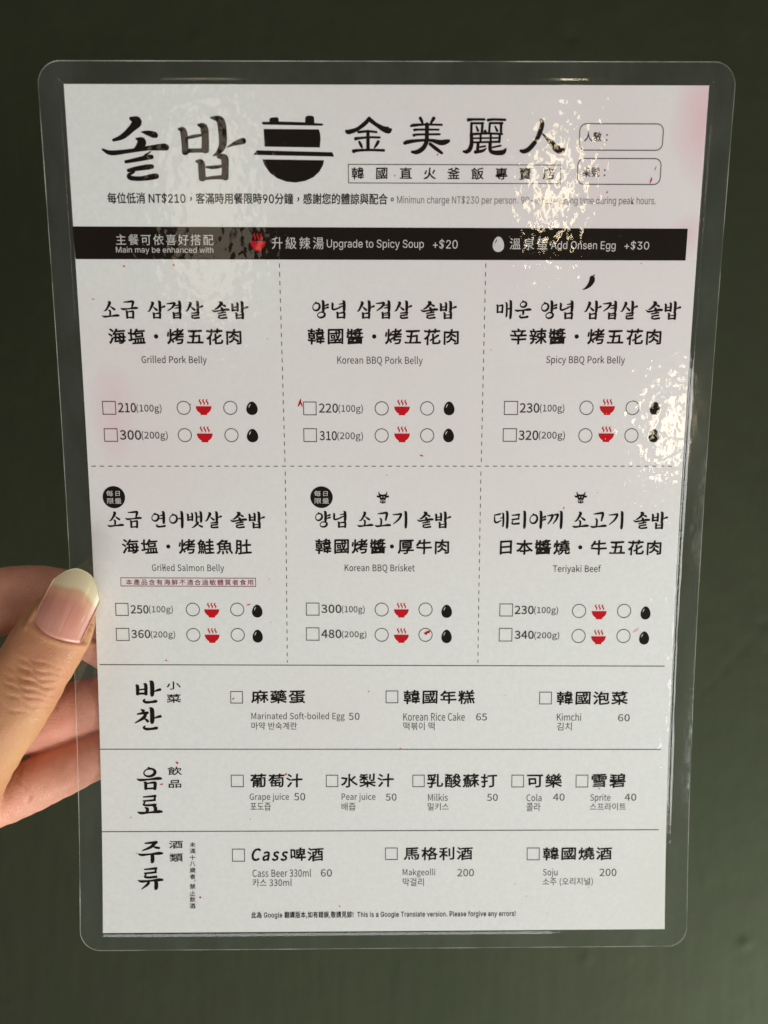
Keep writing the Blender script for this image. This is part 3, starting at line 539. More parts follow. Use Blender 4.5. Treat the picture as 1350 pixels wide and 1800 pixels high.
  'x': (378, '21,0,171,218,171,171,29,379,100,379,147,306,179,253,207,206,175,206,202,253,233,306,282,379,352,379,209,169,209,214,358,0,287,0,231,85,200,136,173,182,205,182,178,136,148,85,91,0'),
  'y': (390, '47,-139,61,-86,71,-87,104,-89,118,-84,130,-74,141,-58,151,-36,163,-1,17,379,84,379,165,155,187,87,206,21,184,21,202,87,224,155,305,379,371,379,204,-58,191,-85,177,-107,159,-124,139,-136,117,-143,91,-145,65,-143'),
  'z': (380, '42,0,42,46,254,320,254,323,48,323,48,379,333,379,333,331,126,60,126,56,339,56,339,0'),
}

# ------------------------------------------------------------------ materials
def new_mat(name):
    m = bpy.data.materials.new(name)
    m.use_nodes = True
    nt = m.node_tree
    nt.nodes.clear()
    out = nt.nodes.new('ShaderNodeOutputMaterial')
    return m, nt, out


def node(nt, kind, **kw):
    n = nt.nodes.new(kind)
    for k, v in kw.items():
        if k in n.inputs:
            n.inputs[k].default_value = v
        else:
            setattr(n, k, v)
    return n


def principled(nt, out, color, rough, spec=0.5):
    b = nt.nodes.new('ShaderNodeBsdfPrincipled')
    b.inputs['Base Color'].default_value = (*color, 1)
    b.inputs['Roughness'].default_value = rough
    b.inputs['Specular IOR Level'].default_value = spec
    nt.links.new(b.outputs[0], out.inputs[0])
    return b


def mixcol(nt, fac, a, b):
    m = nt.nodes.new('ShaderNodeMix')
    m.data_type = 'RGBA'
    for sock, val in ((m.inputs[0], fac), (m.inputs[6], a), (m.inputs[7], b)):
        if hasattr(val, 'links'):
            nt.links.new(val, sock)
        elif isinstance(val, (int, float)):
            sock.default_value = val
        else:
            sock.default_value = (*val, 1)
    return m.outputs[2]


def noise(nt, vec, scale, detail=3, rough=0.5):
    n = node(nt, 'ShaderNodeTexNoise')
    n.inputs['Scale'].default_value = scale
    n.inputs['Detail'].default_value = detail
    n.inputs['Roughness'].default_value = rough
    nt.links.new(vec, n.inputs['Vector'])
    return n.outputs['Fac']


def ramp(nt, val, lo, hi, a=0.0, b=1.0):
    m = node(nt, 'ShaderNodeMapRange')
    m.inputs['From Min'].default_value = lo
    m.inputs['From Max'].default_value = hi
    m.inputs['To Min'].default_value = a
    m.inputs['To Max'].default_value = b
    nt.links.new(val, m.inputs['Value'])
    return m.outputs[0]


def math_node(nt, op, a, b):
    m = node(nt, 'ShaderNodeMath', operation=op)
    for i, v in enumerate((a, b)):
        if hasattr(v, 'links'):
            nt.links.new(v, m.inputs[i])
        else:
            m.inputs[i].default_value = v
    return m.outputs[0]


def bump(nt, height, dist, strength=1.0):
    b = node(nt, 'ShaderNodeBump')
    b.inputs['Strength'].default_value = strength
    b.inputs['Distance'].default_value = dist
    nt.links.new(height, b.inputs['Height'])
    return b.outputs[0]


def ink(name, color, rough=0.55):
    m, nt, out = new_mat(name)
    b = principled(nt, out, color, rough, 0.06)
    tc = node(nt, 'ShaderNodeTexCoord')
    f = noise(nt, tc.outputs['Object'], 2600, 2)
    c = mixcol(nt, f, color, tuple(min(1, x * 1.35 + 0.0008) for x in color))
    nt.links.new(c, b.inputs['Base Color'])
    return m


INK = {
    'k': ink('black_ink', (0.0085, 0.0045, 0.002)),
    'd': ink('grey_ink', (0.040, 0.035, 0.030)),
    'f': ink('light_grey_ink', (0.15, 0.135, 0.125)),
    'w': ink('unprinted_white', (0.56, 0.53, 0.51)),
    'r': ink('red_ink', (0.50, 0.004, 0.010)),
    'm': ink('maroon_ink', (0.25, 0.035, 0.065)),
    'p': ink('pink_smear', (0.72, 0.42, 0.46)),
    'l': ink('line_ink', (0.055, 0.045, 0.040)),
}

# paper: off-white, fibrous, with pink wash stains of their own shape
M_PAPER, nt, out = new_mat('paper')
pb = principled(nt, out, (0.8, 0.8, 0.78), 0.7, 0.25)
uvn = node(nt, 'ShaderNodeUVMap', uv_map='sheet')
tc = node(nt, 'ShaderNodeTexCoord')
fib = noise(nt, tc.outputs['Object'], 900, 4, 0.6)
mott = noise(nt, tc.outputs['Object'], 230, 3)
base = mixcol(nt, ramp(nt, fib, 0.35, 0.65), (0.785, 0.785, 0.76), (0.84, 0.84, 0.82))
base = mixcol(nt, ramp(nt, mott, 0.3, 0.7, 0, 0.35), base, (0.80, 0.785, 0.765))
wash = noise(nt, tc.outputs['Object'], 22, 3, 0.6)


def blob(cx, cy, rx, ry):
    m = node(nt, 'ShaderNodeVectorMath', operation='SUBTRACT')
    nt.links.new(uvn.outputs[0], m.inputs[0])
    m.inputs[1].default_value = (cx, cy, 0)
    d = node(nt, 'ShaderNodeVectorMath', operation='DIVIDE')
    nt.links.new(m.outputs[0], d.inputs[0])
    d.inputs[1].default_value = (rx, ry, 1)
    ln = node(nt, 'ShaderNodeVectorMath', operation='LENGTH')
    nt.links.new(d.outputs[0], ln.inputs[0])
    w = math_node(nt, 'ADD', ln.outputs['Value'], ramp(nt, wash, 0.2, 0.8, 0.35, -0.35))
    r = ramp(nt, w, 1.0, 0.1)
    return r


for (cx, cy, rx, ry, col, amt) in (
        (0.85, 0.10, 0.62, 0.38, (0.80, 0.70, 0.72), 0.85),
        (0.52, 0.38, 0.75, 0.26, (0.80, 0.725, 0.725), 0.6),
        (0.08, 0.40, 0.14, 0.20, (0.82, 0.70, 0.71), 0.6),
        (0.995, 0.03, 0.06, 0.09, (0.80, 0.42, 0.48), 0.55),
        (0.985, 0.155, 0.035, 0.03, (0.78, 0.45, 0.52), 0.45),
        (0.045, 0.365, 0.035, 0.06, (0.80, 0.56, 0.58), 0.5),
        (0.70, 0.19, 0.05, 0.04, (0.82, 0.70, 0.74), 0.3),
        (0.40, 0.72, 0.18, 0.07, (0.82, 0.755, 0.74), 0.5),
        (0.99, 0.95, 0.06, 0.12, (0.80, 0.765, 0.70), 0.4)):
    base = mixcol(nt, math_node(nt, 'MULTIPLY', blob(cx, cy, rx, ry), amt), base, col)
nt.links.new(base, pb.inputs['Base Color'])
nt.links.new(bump(nt, fib, 0.00003, 0.6), pb.inputs['Normal'])

# clear laminating film: see-through with a glossy, lightly dimpled face
def film_mat(name, dimple, haze):
    m, nt, out = new_mat(name)
    tc = node(nt, 'ShaderNodeTexCoord')
    n1 = noise(nt, tc.outputs['Object'], 470, 1, 0.35)
    n2 = noise(nt, tc.outputs['Object'], 40, 2, 0.5)
    h = math_node(nt, 'ADD', n1, math_node(nt, 'MULTIPLY', n2, 1.6))
    nrm = bump(nt, h, dimple, 1.0)
    lw = node(nt, 'ShaderNodeLayerWeight', Blend=0.5)      # Schlick reflectance, the same from both sides of the sheet
    nt.links.new(nrm, lw.inputs['Normal'])
    fres = math_node(nt, 'ADD', math_node(nt, 'MULTIPLY', math_node(nt, 'POWER', lw.outputs['Facing'], 5.0), 0.95), 0.042)
    tr = node(nt, 'ShaderNodeBsdfTransparent')
    tr.inputs['Color'].default_value = (0.985, 0.99, 0.985, 1)
    gl = node(nt, 'ShaderNodeBsdfGlossy', Roughness=0.055)
    nt.links.new(nrm, gl.inputs['Normal'])
    mx = node(nt, 'ShaderNodeMixShader')
    nt.links.new(fres, mx.inputs[0])
    nt.links.new(tr.outputs[0], mx.inputs[1])
    nt.links.new(gl.outputs[0], mx.inputs[2])
    df = node(nt, 'ShaderNodeBsdfDiffuse')
    df.inputs['Color'].default_value = (0.72, 0.75, 0.74, 1)
    m2 = node(nt, 'ShaderNodeMixShader')
    sc = node(nt, 'ShaderNodeMapping')
    sc.inputs['Scale'].default_value = (110, 60, 45)
    sc.inputs['Rotation'].default_value = (0, R(24), 0)
    nt.links.new(tc.outputs['Object'], sc.inputs['Vector'])
    scuff = ramp(nt, noise(nt, sc.outputs[0], 1.0, 4, 0.65), 0.40, 0.80, haze * 0.9, haze * 2.4)
    nt.links.new(scuff, m2.inputs[0])
    nt.links.new(mx.outputs[0], m2.inputs[1])
    nt.links.new(df.outputs[0], m2.inputs[2])
    nt.links.new(m2.outputs[0], out.inputs[0])
    return m


M_FILM = film_mat('dimpled_film', 0.000075, 0.0015)
M_FILM_EDGE = film_mat('clear_film', 0.000012, 0.010)

M_BEAD, nt, out = new_mat('cut_film_edge')
tr = node(nt, 'ShaderNodeBsdfTransparent')
pb2 = nt.nodes.new('ShaderNodeBsdfPrincipled')
pb2.inputs['Base Color'].default_value = (0.80, 0.78, 0.70, 1)
pb2.inputs['Roughness'].default_value = 0.5
pb2.inputs['Specular IOR Level'].default_value = 0.2
mx = node(nt, 'ShaderNodeMixShader')
tc = node(nt, 'ShaderNodeTexCoord')
nt.links.new(ramp(nt, noise(nt, tc.outputs['Object'], 90, 3), 0.35, 0.7, 0.05, 0.42), mx.inputs[0])
nt.links.new(tr.outputs[0], mx.inputs[1])
nt.links.new(pb2.outputs[0], mx.inputs[2])
nt.links.new(mx.outputs[0], out.inputs[0])

# dull grey-green paint of the wall
M_WALL, nt, out = new_mat('grey_green_paint')
wb = principled(nt, out, (0.07, 0.08, 0.055), 0.72, 0.10)
tc = node(nt, 'ShaderNodeTexCoord')
n1 = noise(nt, tc.outputs['Object'], 9, 5, 0.6)
n2 = noise(nt, tc.outputs['Object'], 55, 4, 0.6)
stretch = node(nt, 'ShaderNodeMapping')
stretch.inputs['Scale'].default_value = (160, 160, 22)
nt.links.new(tc.outputs['Object'], stretch.inputs['Vector'])
n3 = noise(nt, stretch.outputs[0], 1.0, 3, 0.5)
c = mixcol(nt, ramp(nt, n1, 0.3, 0.7), (0.029, 0.034, 0.0182), (0.036, 0.0385, 0.021))
c = mixcol(nt, ramp(nt, n2, 0.42, 0.62, 0, 0.45), c, (0.031, 0.032, 0.020))
nt.links.new(c, wb.inputs['Base Color'])
hh = math_node(nt, 'ADD', n2, math_node(nt, 'MULTIPLY', n3, 0.5))
nt.links.new(bump(nt, hh, 0.0011, 0.8), wb.inputs['Normal'])

# skin
M_SKIN, nt, out = new_mat('skin')
sb = principled(nt, out, (0.5, 0.3, 0.2), 0.48, 0.45)
tone = node(nt, 'ShaderNodeAttribute', attribute_name='palm_side').outputs['Fac']
tc = node(nt, 'ShaderNodeTexCoord')
f1 = noise(nt, tc.outputs['Object'], 160, 4, 0.6)
f2 = noise(nt, tc.outputs['Object'], 45, 3, 0.5)
dorsal = mixcol(nt, ramp(nt, f2, 0.35, 0.65), (0.53, 0.275, 0.125), (0.50, 0.215, 0.105))
palmar = mixcol(nt, ramp(nt, f2, 0.35, 0.65), (0.74, 0.325, 0.225), (0.75, 0.37, 0.26))  # pinker palm skin, also lightened to make up for shade behind the card
c = mixcol(nt, tone, dorsal, palmar)
c = mixcol(nt, ramp(nt, f1, 0.42, 0.72, 0, 0.5), c, (0.55, 0.22, 0.13))
nt.links.new(c, sb.inputs['Base Color'])
sb.inputs['Subsurface Weight'].default_value = 0.35
sb.inputs['Subsurface Radius'].default_value = (1.0, 0.35, 0.16)
sb.inputs['Subsurface Scale'].default_value = 0.0028
vo = node(nt, 'ShaderNodeTexVoronoi', feature='DISTANCE_TO_EDGE')
vo.inputs['Scale'].default_value = 1500
nt.links.new(tc.outputs['Object'], vo.inputs['Vector'])
hh = math_node(nt, 'ADD', ramp(nt, vo.outputs['Distance'], 0.0, 0.12), math_node(nt, 'MULTIPLY', noise(nt, tc.outputs['Object'], 700, 4), 1.2))
nt.links.new(bump(nt, hh, 0.00007, 0.8), sb.inputs['Normal'])

# nail
M_NAIL, nt, out = new_mat('fingernail')
nb = principled(nt, out, (0.7, 0.4, 0.35), 0.22, 0.5)
nc = node(nt, 'ShaderNodeAttribute', attribute_name='nail_colour')
tc = node(nt, 'ShaderNodeTexCoord')
nuv = node(nt, 'ShaderNodeUVMap', uv_map='nail')
mp = node(nt, 'ShaderNodeMapping')
mp.inputs['Scale'].default_value = (0.6, 26, 1)
nt.links.new(nuv.outputs[0], mp.inputs['Vector'])
rid = noise(nt, mp.outputs[0], 1.0, 3)
c = mixcol(nt, ramp(nt, rid, 0.4, 0.7, 0, 0.16), nc.outputs['Color'], (0.80, 0.66, 0.55))
nt.links.new(c, nb.inputs['Base Color'])
nb.inputs['Subsurface Weight'].default_value = 0.25
nb.inputs['Subsurface Radius'].default_value = (1.0, 0.4, 0.25)
nb.inputs['Subsurface Scale'].default_value = 0.0015
nb.inputs['Coat Weight'].default_value = 0.35
nb.inputs['Coat Roughness'].default_value = 0.12
nt.links.new(bump(nt, rid, 0.00006, 0.35), nb.inputs['Normal'])

# ------------------------------------------------------------------ object helpers
def tag(o, label=None, cat=None, group=None, kind=None):
    for k, v in (('label', label), ('category', cat), ('group', group), ('kind', kind)):
        if v:
            o[k] = v


def mesh_obj(name, verts, faces, mats, parent=None, face_mats=None, smooth=False):
    me = bpy.data.meshes.new(name)
    me.from_pydata([tuple(v) for v in verts], [], faces)
    for m in mats:
        me.materials.append(m)
    if face_mats is not None:
        me.polygons.foreach_set('material_index', face_mats)
    if smooth:
        me.polygons.foreach_set('use_smooth', [True] * len(me.polygons))
    me.update()
    o = bpy.data.objects.new(name, me)
    COL.objects.link(o)
    o.parent = parent
    return o


# ------------------------------------------------------------------ wall
WALL_Y = 0.45


def build_wall():
    # one wide sheet of painted wall, denser around the card, with a few blisters and a shallow scratch
    def axis(lo, hi, a, b, fine):
        left = list(np.linspace(lo, a, 9))[:-1]
        mid = list(np.linspace(a, b, fine))
        right = list(np.linspace(b, hi, 9))[1:]
        return np.array(left + mid + right)
    xs = axis(-1.6, 1.6, -0.26, 0.26, 260)
    zs = axis(-1.4, 1.6, -0.33, 0.33, 330)
    X, Z = np.meshgrid(xs, zs, indexing='ij')
    Y = np.zeros_like(X)
    for (bx, bz, r, h) in ((0.2116, -0.2525, 0.0022, 0.0014), (0.1182, -0.2619, 0.0018, 0.0010), (0.2257, -0.0833, 0.0016, -0.0008),
                           (0.2216, -0.0645, 0.0018, -0.0008), (-0.2190, -0.2875, 0.0015, 0.0009), (0.1101, 0.2781, 0.002, -0.0009),
                           (-0.1101, 0.2767, 0.002, 0.0008)):
        Y -= h * np.exp(-((X - bx) ** 2 + (Z - bz) ** 2) / (2 * r * r))
    for (x0, z0, x1, z1, w, h) in ((0.1813, -0.1115, 0.2310, -0.0578, 0.0009, -0.00035), (0.1048, 0.2875, 0.1155, 0.2727, 0.0009, -0.0004),
                                   (-0.2082, 0.2848, -0.1007, 0.2754, 0.0012, -0.0002)):
        dx, dz = x1 - x0, z1 - z0
        L2 = dx * dx + dz * dz
        t = np.clip(((X - x0) * dx + (Z - z0) * dz) / L2, 0, 1)
        d2 = (X - x0 - t * dx) ** 2 + (Z - z0 - t * dz) ** 2
        Y -= h * np.exp(-d2 / (2 * w * w)) * (0.3 + 0.7 * np.sin(math.pi * t))
    nx, nz = X.shape
    verts = np.stack([X, WALL_Y + Y, Z], -1).reshape(-1, 3)
    faces = []
    for i in range(nx - 1):
        for j in range(nz - 1):
            a = i * nz + j
            faces.append((a, a + nz, a + nz + 1, a + 1))
    # thickness: a back sheet and its rim
    n = len(verts)
    back = np.array([(xs[0], WALL_Y + 0.1, zs[0]), (xs[-1], WALL_Y + 0.1, zs[0]), (xs[-1], WALL_Y + 0.1, zs[-1]), (xs[0], WALL_Y + 0.1, zs[-1])])
    c = [0, (nx - 1) * nz, (nx - 1) * nz + nz - 1, nz - 1]
    verts = np.concatenate([verts, back])
    faces.append((n, n + 3, n + 2, n + 1))
    bottom = [i * nz for i in range(nx)]
    faces.append(tuple(bottom[::-1] + [n, n + 1]))
    top = [i * nz + nz - 1 for i in range(nx)]
    faces.append(tuple(top + [n + 2, n + 3]))
    o = mesh_obj('wall', verts, faces, [M_WALL], smooth=True)
    tag(o, 'dark grey-green painted wall behind the held menu card', 'wall', kind='structure')
    return o


build_wall()

# ------------------------------------------------------------------ the bent card: u across 0..148 mm, v down 0..210 mm, h towards the viewer
def sheet_setup():
    D0, d1, d2, d3, k0, k1, r0, r1, x0, x1, Y0 = SHEET
    V = np.linspace(-40, 250, 1161)
    t = (V - 105) / 105
    D = D0 + d1 * t + d2 * t * t + d3 * t ** 3
    dD = np.gradient(D, V)
    dY = np.sqrt(np.maximum(1 - dD ** 2, 0.1))
    Y = np.concatenate([[0], np.cumsum((dY[1:] + dY[:-1]) / 2 * np.diff(V))])
    Y = Y - np.interp(105, V, Y) + Y0
    C = np.stack([x0 + x1 * t, D, -Y], 1)
    Rr = np.stack([np.ones_like(t), k0 + k1 * t, -(r0 + r1 * t)], 1)
    Rr /= np.linalg.norm(Rr, axis=1)[:, None]
    T = np.gradient(C, V, axis=0)
    T /= np.linalg.norm(T, axis=1)[:, None]
    N = np.cross(T, Rr)
    N[N[:, 1] > 0] *= -1
    N /= np.linalg.norm(N, axis=1)[:, None]
    return V, C, Rr, N


SV, SC, SR, SN = sheet_setup()


def on_card(u, v, h):
    u = np.asarray(u, float)
    v = np.asarray(v, float)
    h = np.broadcast_to(np.asarray(h, float), u.shape)
    it = lambda A: np.stack([np.interp(v, SV, A[:, i]) for i in range(3)], -1)
    return (it(SC) + (u - 74)[..., None] * it(SR) + h[..., None] * it(SN)) / 1000.0


BASE = on_card(np.array([74.0]), np.array([214.5]), 0)[0]
card = bpy.data.objects.new('menu_card', None)
COL.objects.link(card)
card.location = BASE
card.empty_display_size = 0.02
tag(card, 'white laminated menu card with brown Korean and Chinese lettering, held upright by one hand', 'menu')


def card_mesh(name, u, v, h, faces, mats, parent=card, face_mats=None, smooth=False):
    return mesh_obj(name, on_card(u, v, h) - BASE, faces, mats, parent, face_mats, smooth)


# paper sheet
def build_paper():
    us = np.linspace(0, 148, 31)
    vs = np.linspace(0, 210, 85)
    U, W = np.meshgrid(us, vs, indexing='ij')
    nu, nv = U.shape
    n = nu * nv
    u = np.concatenate([U.ravel(), U.ravel()])
    v = np.concatenate([W.ravel(), W.ravel()])
    h = np.concatenate([np.zeros(n), np.full(n, -0.12)])
    f = []
    for i in range(nu - 1):
        for j in range(nv - 1):
            a = i * nv + j
            f.append((a, a + 1, a + nv + 1, a + nv))
            f.append((n + a, n + a + nv, n + a + nv + 1, n + a + 1))
    ring = [i * nv for i in range(nu)] + [(nu - 1) * nv + j for j in range(1, nv)] + [i * nv + nv - 1 for i in range(nu - 2, -1, -1)] + [j for j in range(nv - 2, 0, -1)]
    for a, b in zip(ring, ring[1:] + ring[:1]):
        f.append((a, b, n + b, n + a))
    o = card_mesh('paper', u, v, h, f, [M_PAPER], smooth=False)
    uv = o.data.uv_layers.new(name='sheet')
    idx = np.zeros(len(o.data.loops), dtype=int)
    o.data.loops.foreach_get('vertex_index', idx)
    uv.data.foreach_set('uv', np.stack([u[idx] / 148, v[idx] / 210], 1).ravel())
    return o


paper = build_paper()

# pouch
PU0, PU1, PV0, PV1, PR = -5.75, 154.1, -4.95, 214.6, 5.2


def round_corner(u, v):
    u, v = u.copy(), v.copy()
    for (cu, su) in ((PU0 + PR, -1), (PU1 - PR, 1)):
        for (cv, sv) in ((PV0 + PR, -1), (PV1 - PR, 1)):
            du, dv = (u - cu) * su, (v - cv) * sv
            m = (du > 1e-6) & (dv > 1e-6)
            mx = np.maximum(du, dv)
            ln = np.hypot(du, dv)
            k = np.where(m, mx / np.maximum(ln, 1e-9), 1)
            u = np.where(m, cu + su * du * k, u)
            v = np.where(m, cv + sv * dv * k, v)
    return u, v


def build_film():
    def axis(lo, hi, a, b, n):
        marg = [lo + (a - lo) * x for x in (0, .12, .25, .4, .55, .7)]
        lip = list(np.linspace(a - 1.5, a + 0.3, 10))
        mid = list(np.linspace(a + 0.3, b - 0.3, n))[1:-1]
        lip2 = list(np.linspace(b - 0.3, b + 1.5, 10))
        marg2 = [hi - (hi - b) * x for x in (.7, .55, .4, .25, .12, 0)]
        return np.array(sorted(set(np.round(marg + lip + mid + lip2 + marg2, 4))))
    us = axis(PU0, PU1, 0, 148, 40)
    vs = axis(PV0, PV1, 0, 210, 80)
    U, W = np.meshgrid(us, vs, indexing='ij')
    nu, nv = U.shape
    n = nu * nv
    Ur, Wr = round_corner(U.ravel(), W.ravel())
    out_d = np.maximum(np.maximum(-Ur, Ur - 148), np.maximum(-Wr, Wr - 210))
    t = np.clip((out_d + 0.05) / 1.25, 0, 1)
    t = t * t * (3 - 2 * t)
    wob = 0.02 * np.sin(Wr * 0.9 + np.sin(Wr * 0.31) * 2) + 0.015 * np.sin(Wr * 2.3 + 1) + 0.01 * np.sin(Ur * 1.7)
    hf = 0.14 * (1 - t) - 0.02 * t + wob * (t > 0) * (t < 1)
    hb = -0.26 * (1 - t) - 0.10 * t
    u = np.concatenate([Ur, Ur])
    v = np.concatenate([Wr, Wr])
    h = np.concatenate([hf, hb])
    f, fm = [], []
    mid_u = lambda i: 0 < (us[i] + us[i + 1]) / 2 < 148
    mid_v = lambda j: 0 < (vs[j] + vs[j + 1]) / 2 < 210
    for i in range(nu - 1):
        for j in range(nv - 1):
            a = i * nv + j
            f.append((a, a + 1, a + nv + 1, a + nv))
            fm.append(0 if mid_u(i) and mid_v(j) else 1)
            f.append((n + a, n + a + nv, n + a + nv + 1, n + a + 1))
            fm.append(1)
    ring = [i * nv for i in range(nu)] + [(nu - 1) * nv + j for j in range(1, nv)] + [i * nv + nv - 1 for i in range(nu - 2, -1, -1)] + [j for j in range(nv - 2, 0, -1)]
    for a, b in zip(ring, ring[1:] + ring[:1]):
        f.append((a, b, n + b, n + a))
        fm.append(1)
    film = card_mesh('laminate_pouch', u, v, h, f, [M_FILM, M_FILM_EDGE], face_mats=fm, smooth=True)
    # the melted, cut rim of the pouch: a hair-thin bead
    pts = []
    for (cu, cv, a0) in ((PU1 - PR, PV0 + PR, -90), (PU1 - PR, PV1 - PR, 0), (PU0 + PR, PV1 - PR, 90), (PU0 + PR, PV0 + PR, 180)):
        for k in range(13):
            a = R(a0 + 90 * k / 12)
            pts.append((cu + PR * math.cos(a), cv + PR * math.sin(a)))
    dense = []
    for p, q in zip(pts, pts[1:] + pts[:1]):
        d = math.hypot(q[0] - p[0], q[1] - p[1])
        k = max(1, int(d / 2.5))
        for s in range(k):
            dense.append((p[0] + (q[0] - p[0]) * s / k, p[1] + (q[1] - p[1]) * s / k))
    m = len(dense)
    uu, vv, hh, ff = [], [], [], []
    for i, (a, b) in enumerate(dense):
        p, q = dense[i - 1], dense[(i + 1) % m]
        tx, ty = q[0] - p[0], q[1] - p[1]
        l = math.hypot(tx, ty)
        nx, ny = ty / l, -tx / l
        for k in range(6):
            ang = 2 * math.pi * k / 6
            rr = 0.085 + 0.02 * math.sin(i * 0.7)
            uu.append(a + nx * rr * math.cos(ang))
            vv.append(b + ny * rr * math.cos(ang))
            hh.append(-0.05 + 0.11 * math.sin(ang))
    for i in range(m):
        for k in range(6):
            a, b = i * 6 + k, i * 6 + (k + 1) % 6
            c, d = ((i + 1) % m) * 6 + (k + 1) % 6, ((i + 1) % m) * 6 + k
            ff.append((a, b, c, d))
    film.data.set_sharp_from_angle(angle=R(35))
    card_mesh('sealed_rim', uu, vv, hh, ff, [M_BEAD], parent=film, smooth=True)


build_film()

# ------------------------------------------------------------------ lettering: outlines, brush strokes, icons
_cache = {}


def filled(loops):
    """2-D outlines (with holes) -> (points, faces)"""
    c = bpy.data.curves.new('outline', 'CURVE')
    c.dimensions = '2D'
    c.fill_mode = 'FRONT'
    for lp in loops:
        s = c.splines.new('POLY')
        s.points.add(len(lp) - 1)
        for p, q in zip(s.points, lp):
            p.co = (q[0], q[1], 0, 1)
        s.use_cyclic_u = True
    return curve_to_mesh(c)


def curve_to_mesh(c):
    o = bpy.data.objects.new('outline', c)
    COL.objects.link(o)
    dg = bpy.context.evaluated_depsgraph_get()
    ev = o.evaluated_get(dg)
    me = ev.to_mesh()
    P = np.array([v.co[:2] for v in me.vertices]).reshape(-1, 2)
    F = [tuple(p.vertices) for p in me.polygons]
    ev.to_mesh_clear()
    bpy.data.objects.remove(o)
    bpy.data.curves.remove(c)
    return P, F


def glyph(ch, style, off):
    """one character in em units, y up -> (points, faces, advance)"""
    key = (ch, style, off)
    if key in _cache:
        return _cache[key]
    table, k = (GROTESQUE, 0.00143) if style == 'g' else (HUMANIST, 0.002852)
    if style == 'I':
        table, k = HUMANIST, 0.002852
    if ch == ' ':
        r = (np.zeros((0, 2)), [], 0.26)
    elif ord(ch) < 256 and ch in table and style not in 'L':
        adv, s = table[ch]
        loops = []
        for lp in s.split(' '):
            n = [int(x) * k for x in lp.split(',')]
            loops.append(list(zip(n[0::2], n[1::2])))
        P, F = filled(loops)
        if style == 'I':
            P = P.copy()
            P[:, 0] += 0.22 * P[:, 1]
        r = (P, F, adv * k)
    else:
        c = bpy.data.curves.new('character', 'FONT')
        c.body = ch
        c.resolution_u = 3
        P, F = curve_to_mesh(c)
        if style == 'L' and len(P):
            # clerical-script feel: wavy horizontals with a slight lift at the right
            P = P.copy()
            x = P[:, 0] - 0.47
            P[:, 1] += 0.022 * np.sin(x * 7.0) - 0.02 * np.cos(x * 6.2)
            P[:, 0] += 0.012 * np.sin(P[:, 1] * 9)
        if ch in '，。':       # centred punctuation of traditional setting
            P = P + np.array([0.28, 0.26])
        if ch == '：':
            P = P + np.array([0.32, 0.0])
        adv = 0.92 if 0xAC00 <= ord(ch) < 0xD7B0 else 1.0
        if ch in '・•' and style == 'L':
            adv = 1.0 if ch == '・' else 0.5
            a = np.linspace(0, 2 * math.pi, 18, endpoint=False)
            P = np.stack([adv / 2 + 0.10 * np.cos(a), 0.38 + 0.11 * np.sin(a)], 1)
            F = [tuple(range(18))]
        r = (P, F, adv)
    _cache[key] = r
    return r


def catmull(pts, per=6):
    p = np.array(pts, float)
    if len(p) < 3:
        return np.array([p[0] + (p[-1] - p[0]) * t for t in np.linspace(0, 1, per + 1)])
    q = np.vstack([2 * p[0] - p[1], p, 2 * p[-1] - p[-2]])
    out_ = []
    for i in range(1, len(q) - 2):
        for t in np.linspace(0, 1, per, endpoint=False):
            a, b, c, d = q[i - 1], q[i], q[i + 1], q[i + 2]
            out_.append(0.5 * ((2 * b) + (c - a) * t + (2 * a - 5 * b + 4 * c - d) * t * t + (3 * b - a - 3 * c + d) * t ** 3))
    out_.append(p[-1])
    return np.array(out_)


def brush(pts, closed=False):
    """a brush stroke (x, y, width) -> (points, faces), y down"""
    if closed:
        pts = list(pts) + [pts[0]]
    c = catmull(pts)
    xy, w = c[:, :2], np.maximum(c[:, 2], 0.02 * np.max(c[:, 2])) / 2
    d = np.gradient(xy, axis=0)
    d /= np.maximum(np.linalg.norm(d, axis=1), 1e-9)[:, None]
    nrm = np.stack([-d[:, 1], d[:, 0]], 1)
    L, Rt = xy + nrm * w[:, None], xy - nrm * w[:, None]
    n = len(xy)
    P = [tuple(x) for x in L] + [tuple(x) for x in Rt]
    F = [(i, i + 1, n + i + 1, n + i) for i in range(n - 1)]
    if not closed:
        for (i, sgn) in ((0, -1), (n - 1, 1)):
            k0 = len(P)
            cap = []
            for k in range(1, 6):
                a = math.pi * k / 6
                v = nrm[i] * math.cos(a) * w[i] + d[i] * sgn * math.sin(a) * w[i] * 0.75
                P.append(tuple(xy[i] + v))
                cap.append(k0 + k - 1)
            F.append(tuple([i] + cap + [n + i]))
    return np.array(P), F


# syllables of the brush lettering, each on a 100 x 100 field, strokes as (x, y, width)
def VS(x, y0, y1, w=12):
    return [(x - 9, y0, 3), (x - 1, y0 + 5, w * .95), (x + 1, (y0 * 2 + y1) / 3, w), (x + 1, (y0 + 2 * y1) / 3, w), (x - 1, y1 - 3, w * .9), (x - 6, y1, 3)]


def HS(x0, x1, y, w=9):
    L = x1 - x0
    return [(x0, y + 1, 3), (x0 + .15 * L, y + 6, w * .9), (x0 + .5 * L, y + 3, w * .62), (x0 + .85 * L, y - 1, w * 1.1), (x1, y - 1, w * .75)]


def TK(x, y, n=1, l=26):
    r = [[(x, y + 5, 2), (x + l * .5, y - 1, 7), (x + l, y - 5, 9)]]
    if n == 2:
        r.append([(x, y + 20, 2), (x + l * .5, y + 14, 7), (x + l, y + 10, 9)])
    return r


